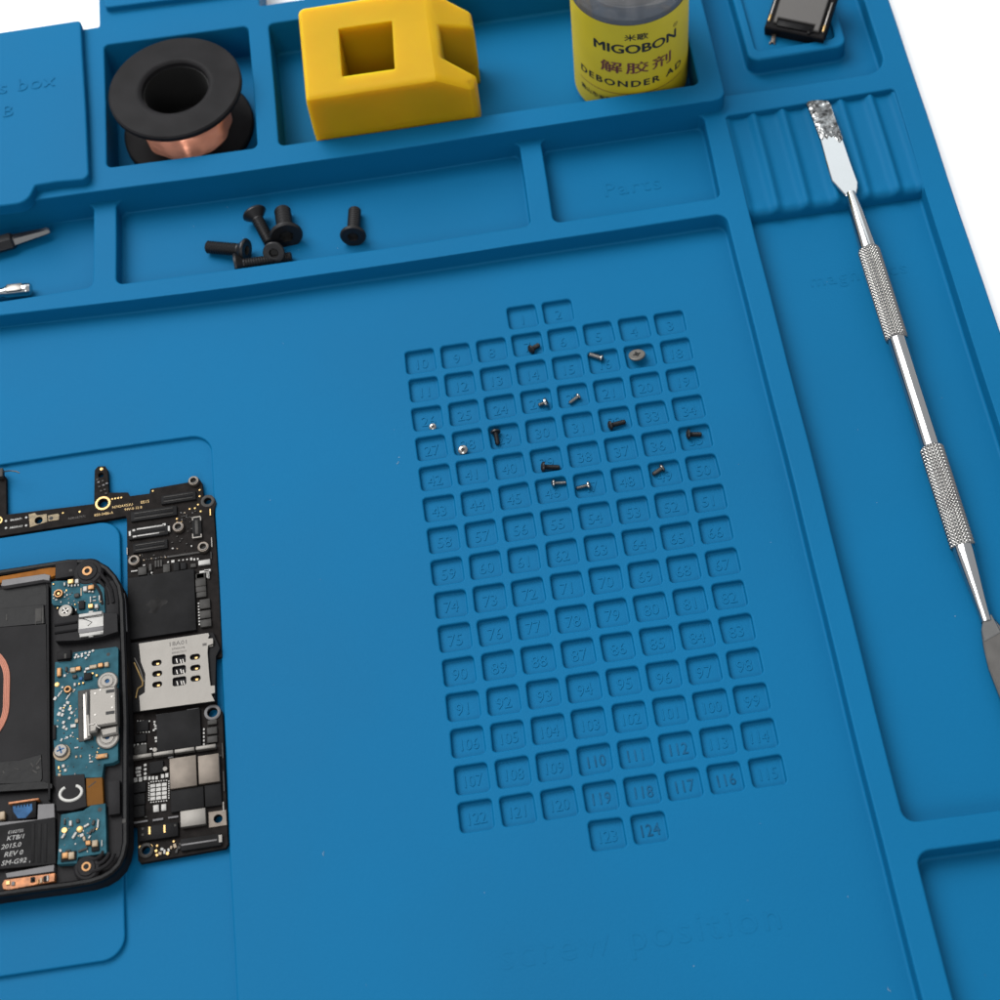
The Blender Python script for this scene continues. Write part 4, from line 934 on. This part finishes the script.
strip('ribbon_end', P, ((95,200),(245,178),(248,230),(195,290),(135,292),(98,240)), ZF, ZP-.15, 'bluefilm')
for i in range(5): smd('ribbon_contact', P, 125+i*24, 196-i*3, 9, 30, .05, 'black', ph, z0=ZP-.15)
smd('component', P, 12, 268, 40, 60, 1.0, 'tan', ph, z0=ZF); smd('copper_edge', P, 180, 160, 230, 14, 1.1, 'orangecu', ph, z0=ZF, bev=.02)
q = MB(); q.tube([at(x,y,ZF+.2) for x,y in ((122.3,594),(123.6,604),(124.4,618),(125,632))], .45, 8); q.build('side_trim', M['grey'], ph)
for (bd, Pq, x0, x1, y0, y1, n) in ((ub, P3, 420, 790, 340, 540, 16), (mb, P4, 440, 600, 60, 880, 34), (mb, P4, 600, 780, 660, 860, 10), (lb2, P5, 480, 780, 290, 560, 18)):
    for i in range(n): smd('solder_pad', Pq, random.uniform(x0,x1), random.uniform(y0,y1), random.uniform(6,12), random.uniform(6,14), .10, random.choice(('white','grey','chipg','tan','gold')), bd, rz=random.choice((0,-.5,.4)), bev=.01)
# ------------------------------------------------------------------ bits in the left tray
Qb = crop(0,180,7.143)
def bit(label, name, a, b, rad, prof, m, n=6, parts=()):
    ax = (b-a); L = ax.length; o = root(name, tuple(a), label, 'screwdriver bit', 'screwdriver bits in the left tray')
    o.rotation_euler = ax.to_track_quat('Z', 'Y').to_euler(); return o, L
a, b = Qb(-120,492,2.0), Qb(358,358,2.0)
o, L = bit('dark hexagonal screwdriver bit with a faceted silver tip in the left tray, farther one', 'screwdriver_bit', a, b, 1, None, None)
Lt = (b-Qb(100,428,2.0)).length
q = MB(); q.lathe([(1.75,0),(1.85,.3),(1.85,L-Lt-.5),(1.5,L-Lt)], 6); q.build('hex_shank', M['steelblk'], o, smooth=20)
q = MB(); vs = []; 
prof = []; k = 0; z = L-Lt-.05
q.lathe([(1.35,z),(1.4,z+.3)]+[(1.35-.045*i, z+.3+(Lt-.9)*i/13) for i in range(14)]+[(.6,L-.15),(.4,L)], 6); q.build('bit_tip', M['steel'], o, smooth=15)
a, b = Qb(-140,822,1.6), Qb(222,782,1.6)
o, L = bit('polished silver screwdriver bit with a flat cut end in the left tray, nearer one', 'screwdriver_bit', a, b, 1, None, None)
q = MB(); q.lathe([(1.0,0),(1.0,L-5.8),(1.38,L-5.0),(1.42,L-1.0),(1.44,L-.9),(1.44,L-.7),(1.38,L-.6),(1.38,L-.2),(1.25,L)], 24); q.build('bit_shank', M['chrome'], o)
q = MB(); q.box((0,1.0,L-3.2), (1.9,.9,3.4), bev=.25); q.build('bit_flat', M['dksteel'], o)
#@@BOARDS_END
# ------------------------------------------------------------------ lint and dust on the rubber
q = MB(); rnd = random.Random(5)
for i in range(44):
    x, y = rnd.uniform(-100,40), rnd.uniform(-90,69)
    if -30 < x < 30 and -56 < y < 62: continue
    if x < -66: continue
    a = rnd.uniform(0,6.28); l = rnd.choice((.05,.06,.08,.12)) ; z = .05
    if rnd.random() < .12:
        l = rnd.uniform(.4,.9); q.tube([(x,y,z),(x+l*.5*math.cos(a),y+l*.5*math.sin(a),z+.05),(x+l*math.cos(a+.4),y+l*math.sin(a+.4),z)], .022, 5)
    else: q.box((x,y,z), (l,l*rnd.uniform(.5,1),.06), rz=a)
for i in range(16):
    x, y = rnd.choice(((rnd.uniform(46,79),rnd.uniform(-58,65)),(rnd.uniform(-84,0),rnd.uniform(76,95)),(rnd.uniform(47,79),rnd.uniform(-100,-70)))); l = rnd.choice((.05,.07,.1)); q.box((x,y,.05), (l,l,.06), rz=rnd.uniform(0,3))
props(q.build('dust', M['print'], None), 'fine pale specks of dust and lint scattered on the blue mat', 'dust', kind='stuff')
# ------------------------------------------------------------------ light
wd = bpy.data.worlds.new('World'); sc.world = wd; wd.use_nodes = True
bg = wd.node_tree.nodes['Background']; bg.inputs[0].default_value = (.95,.97,1,1); bg.inputs[1].default_value = .60
def lamp(name, loc, aim, size, power, col=(1,1,1), sy=None):
    l = bpy.data.lights.new(name, 'AREA'); l.energy = power; l.size = size; l.color = col
    if sy: l.shape = 'RECTANGLE'; l.size_y = sy
    o = bpy.data.objects.new(name, l); COL.objects.link(o); o.location = loc
    o.rotation_euler = (V(aim)-V(loc)).to_track_quat('-Z', 'Y').to_euler(); return o
lamp('key_softbox', (-.58,.62,1.10), (-.02,.03,0), 1.0, 30, (1,.995,.98))
lamp('back_softbox', (.30,.95,.72), (.03,.05,0), .60, 1.5, (.90,.97,1))
lamp('front_softbox', (-.20,-.85,.85), (-.02,.05,0), .4, 4.5, (1,.98,.95))
sc.view_settings.view_transform = 'Standard'; sc.view_settings.look = 'None'; sc.view_settings.exposure = 0; sc.view_settings.gamma = 1
sc.render.engine = 'CYCLES'; sc.cycles.max_bounces = 8; sc.cycles.use_denoising = True
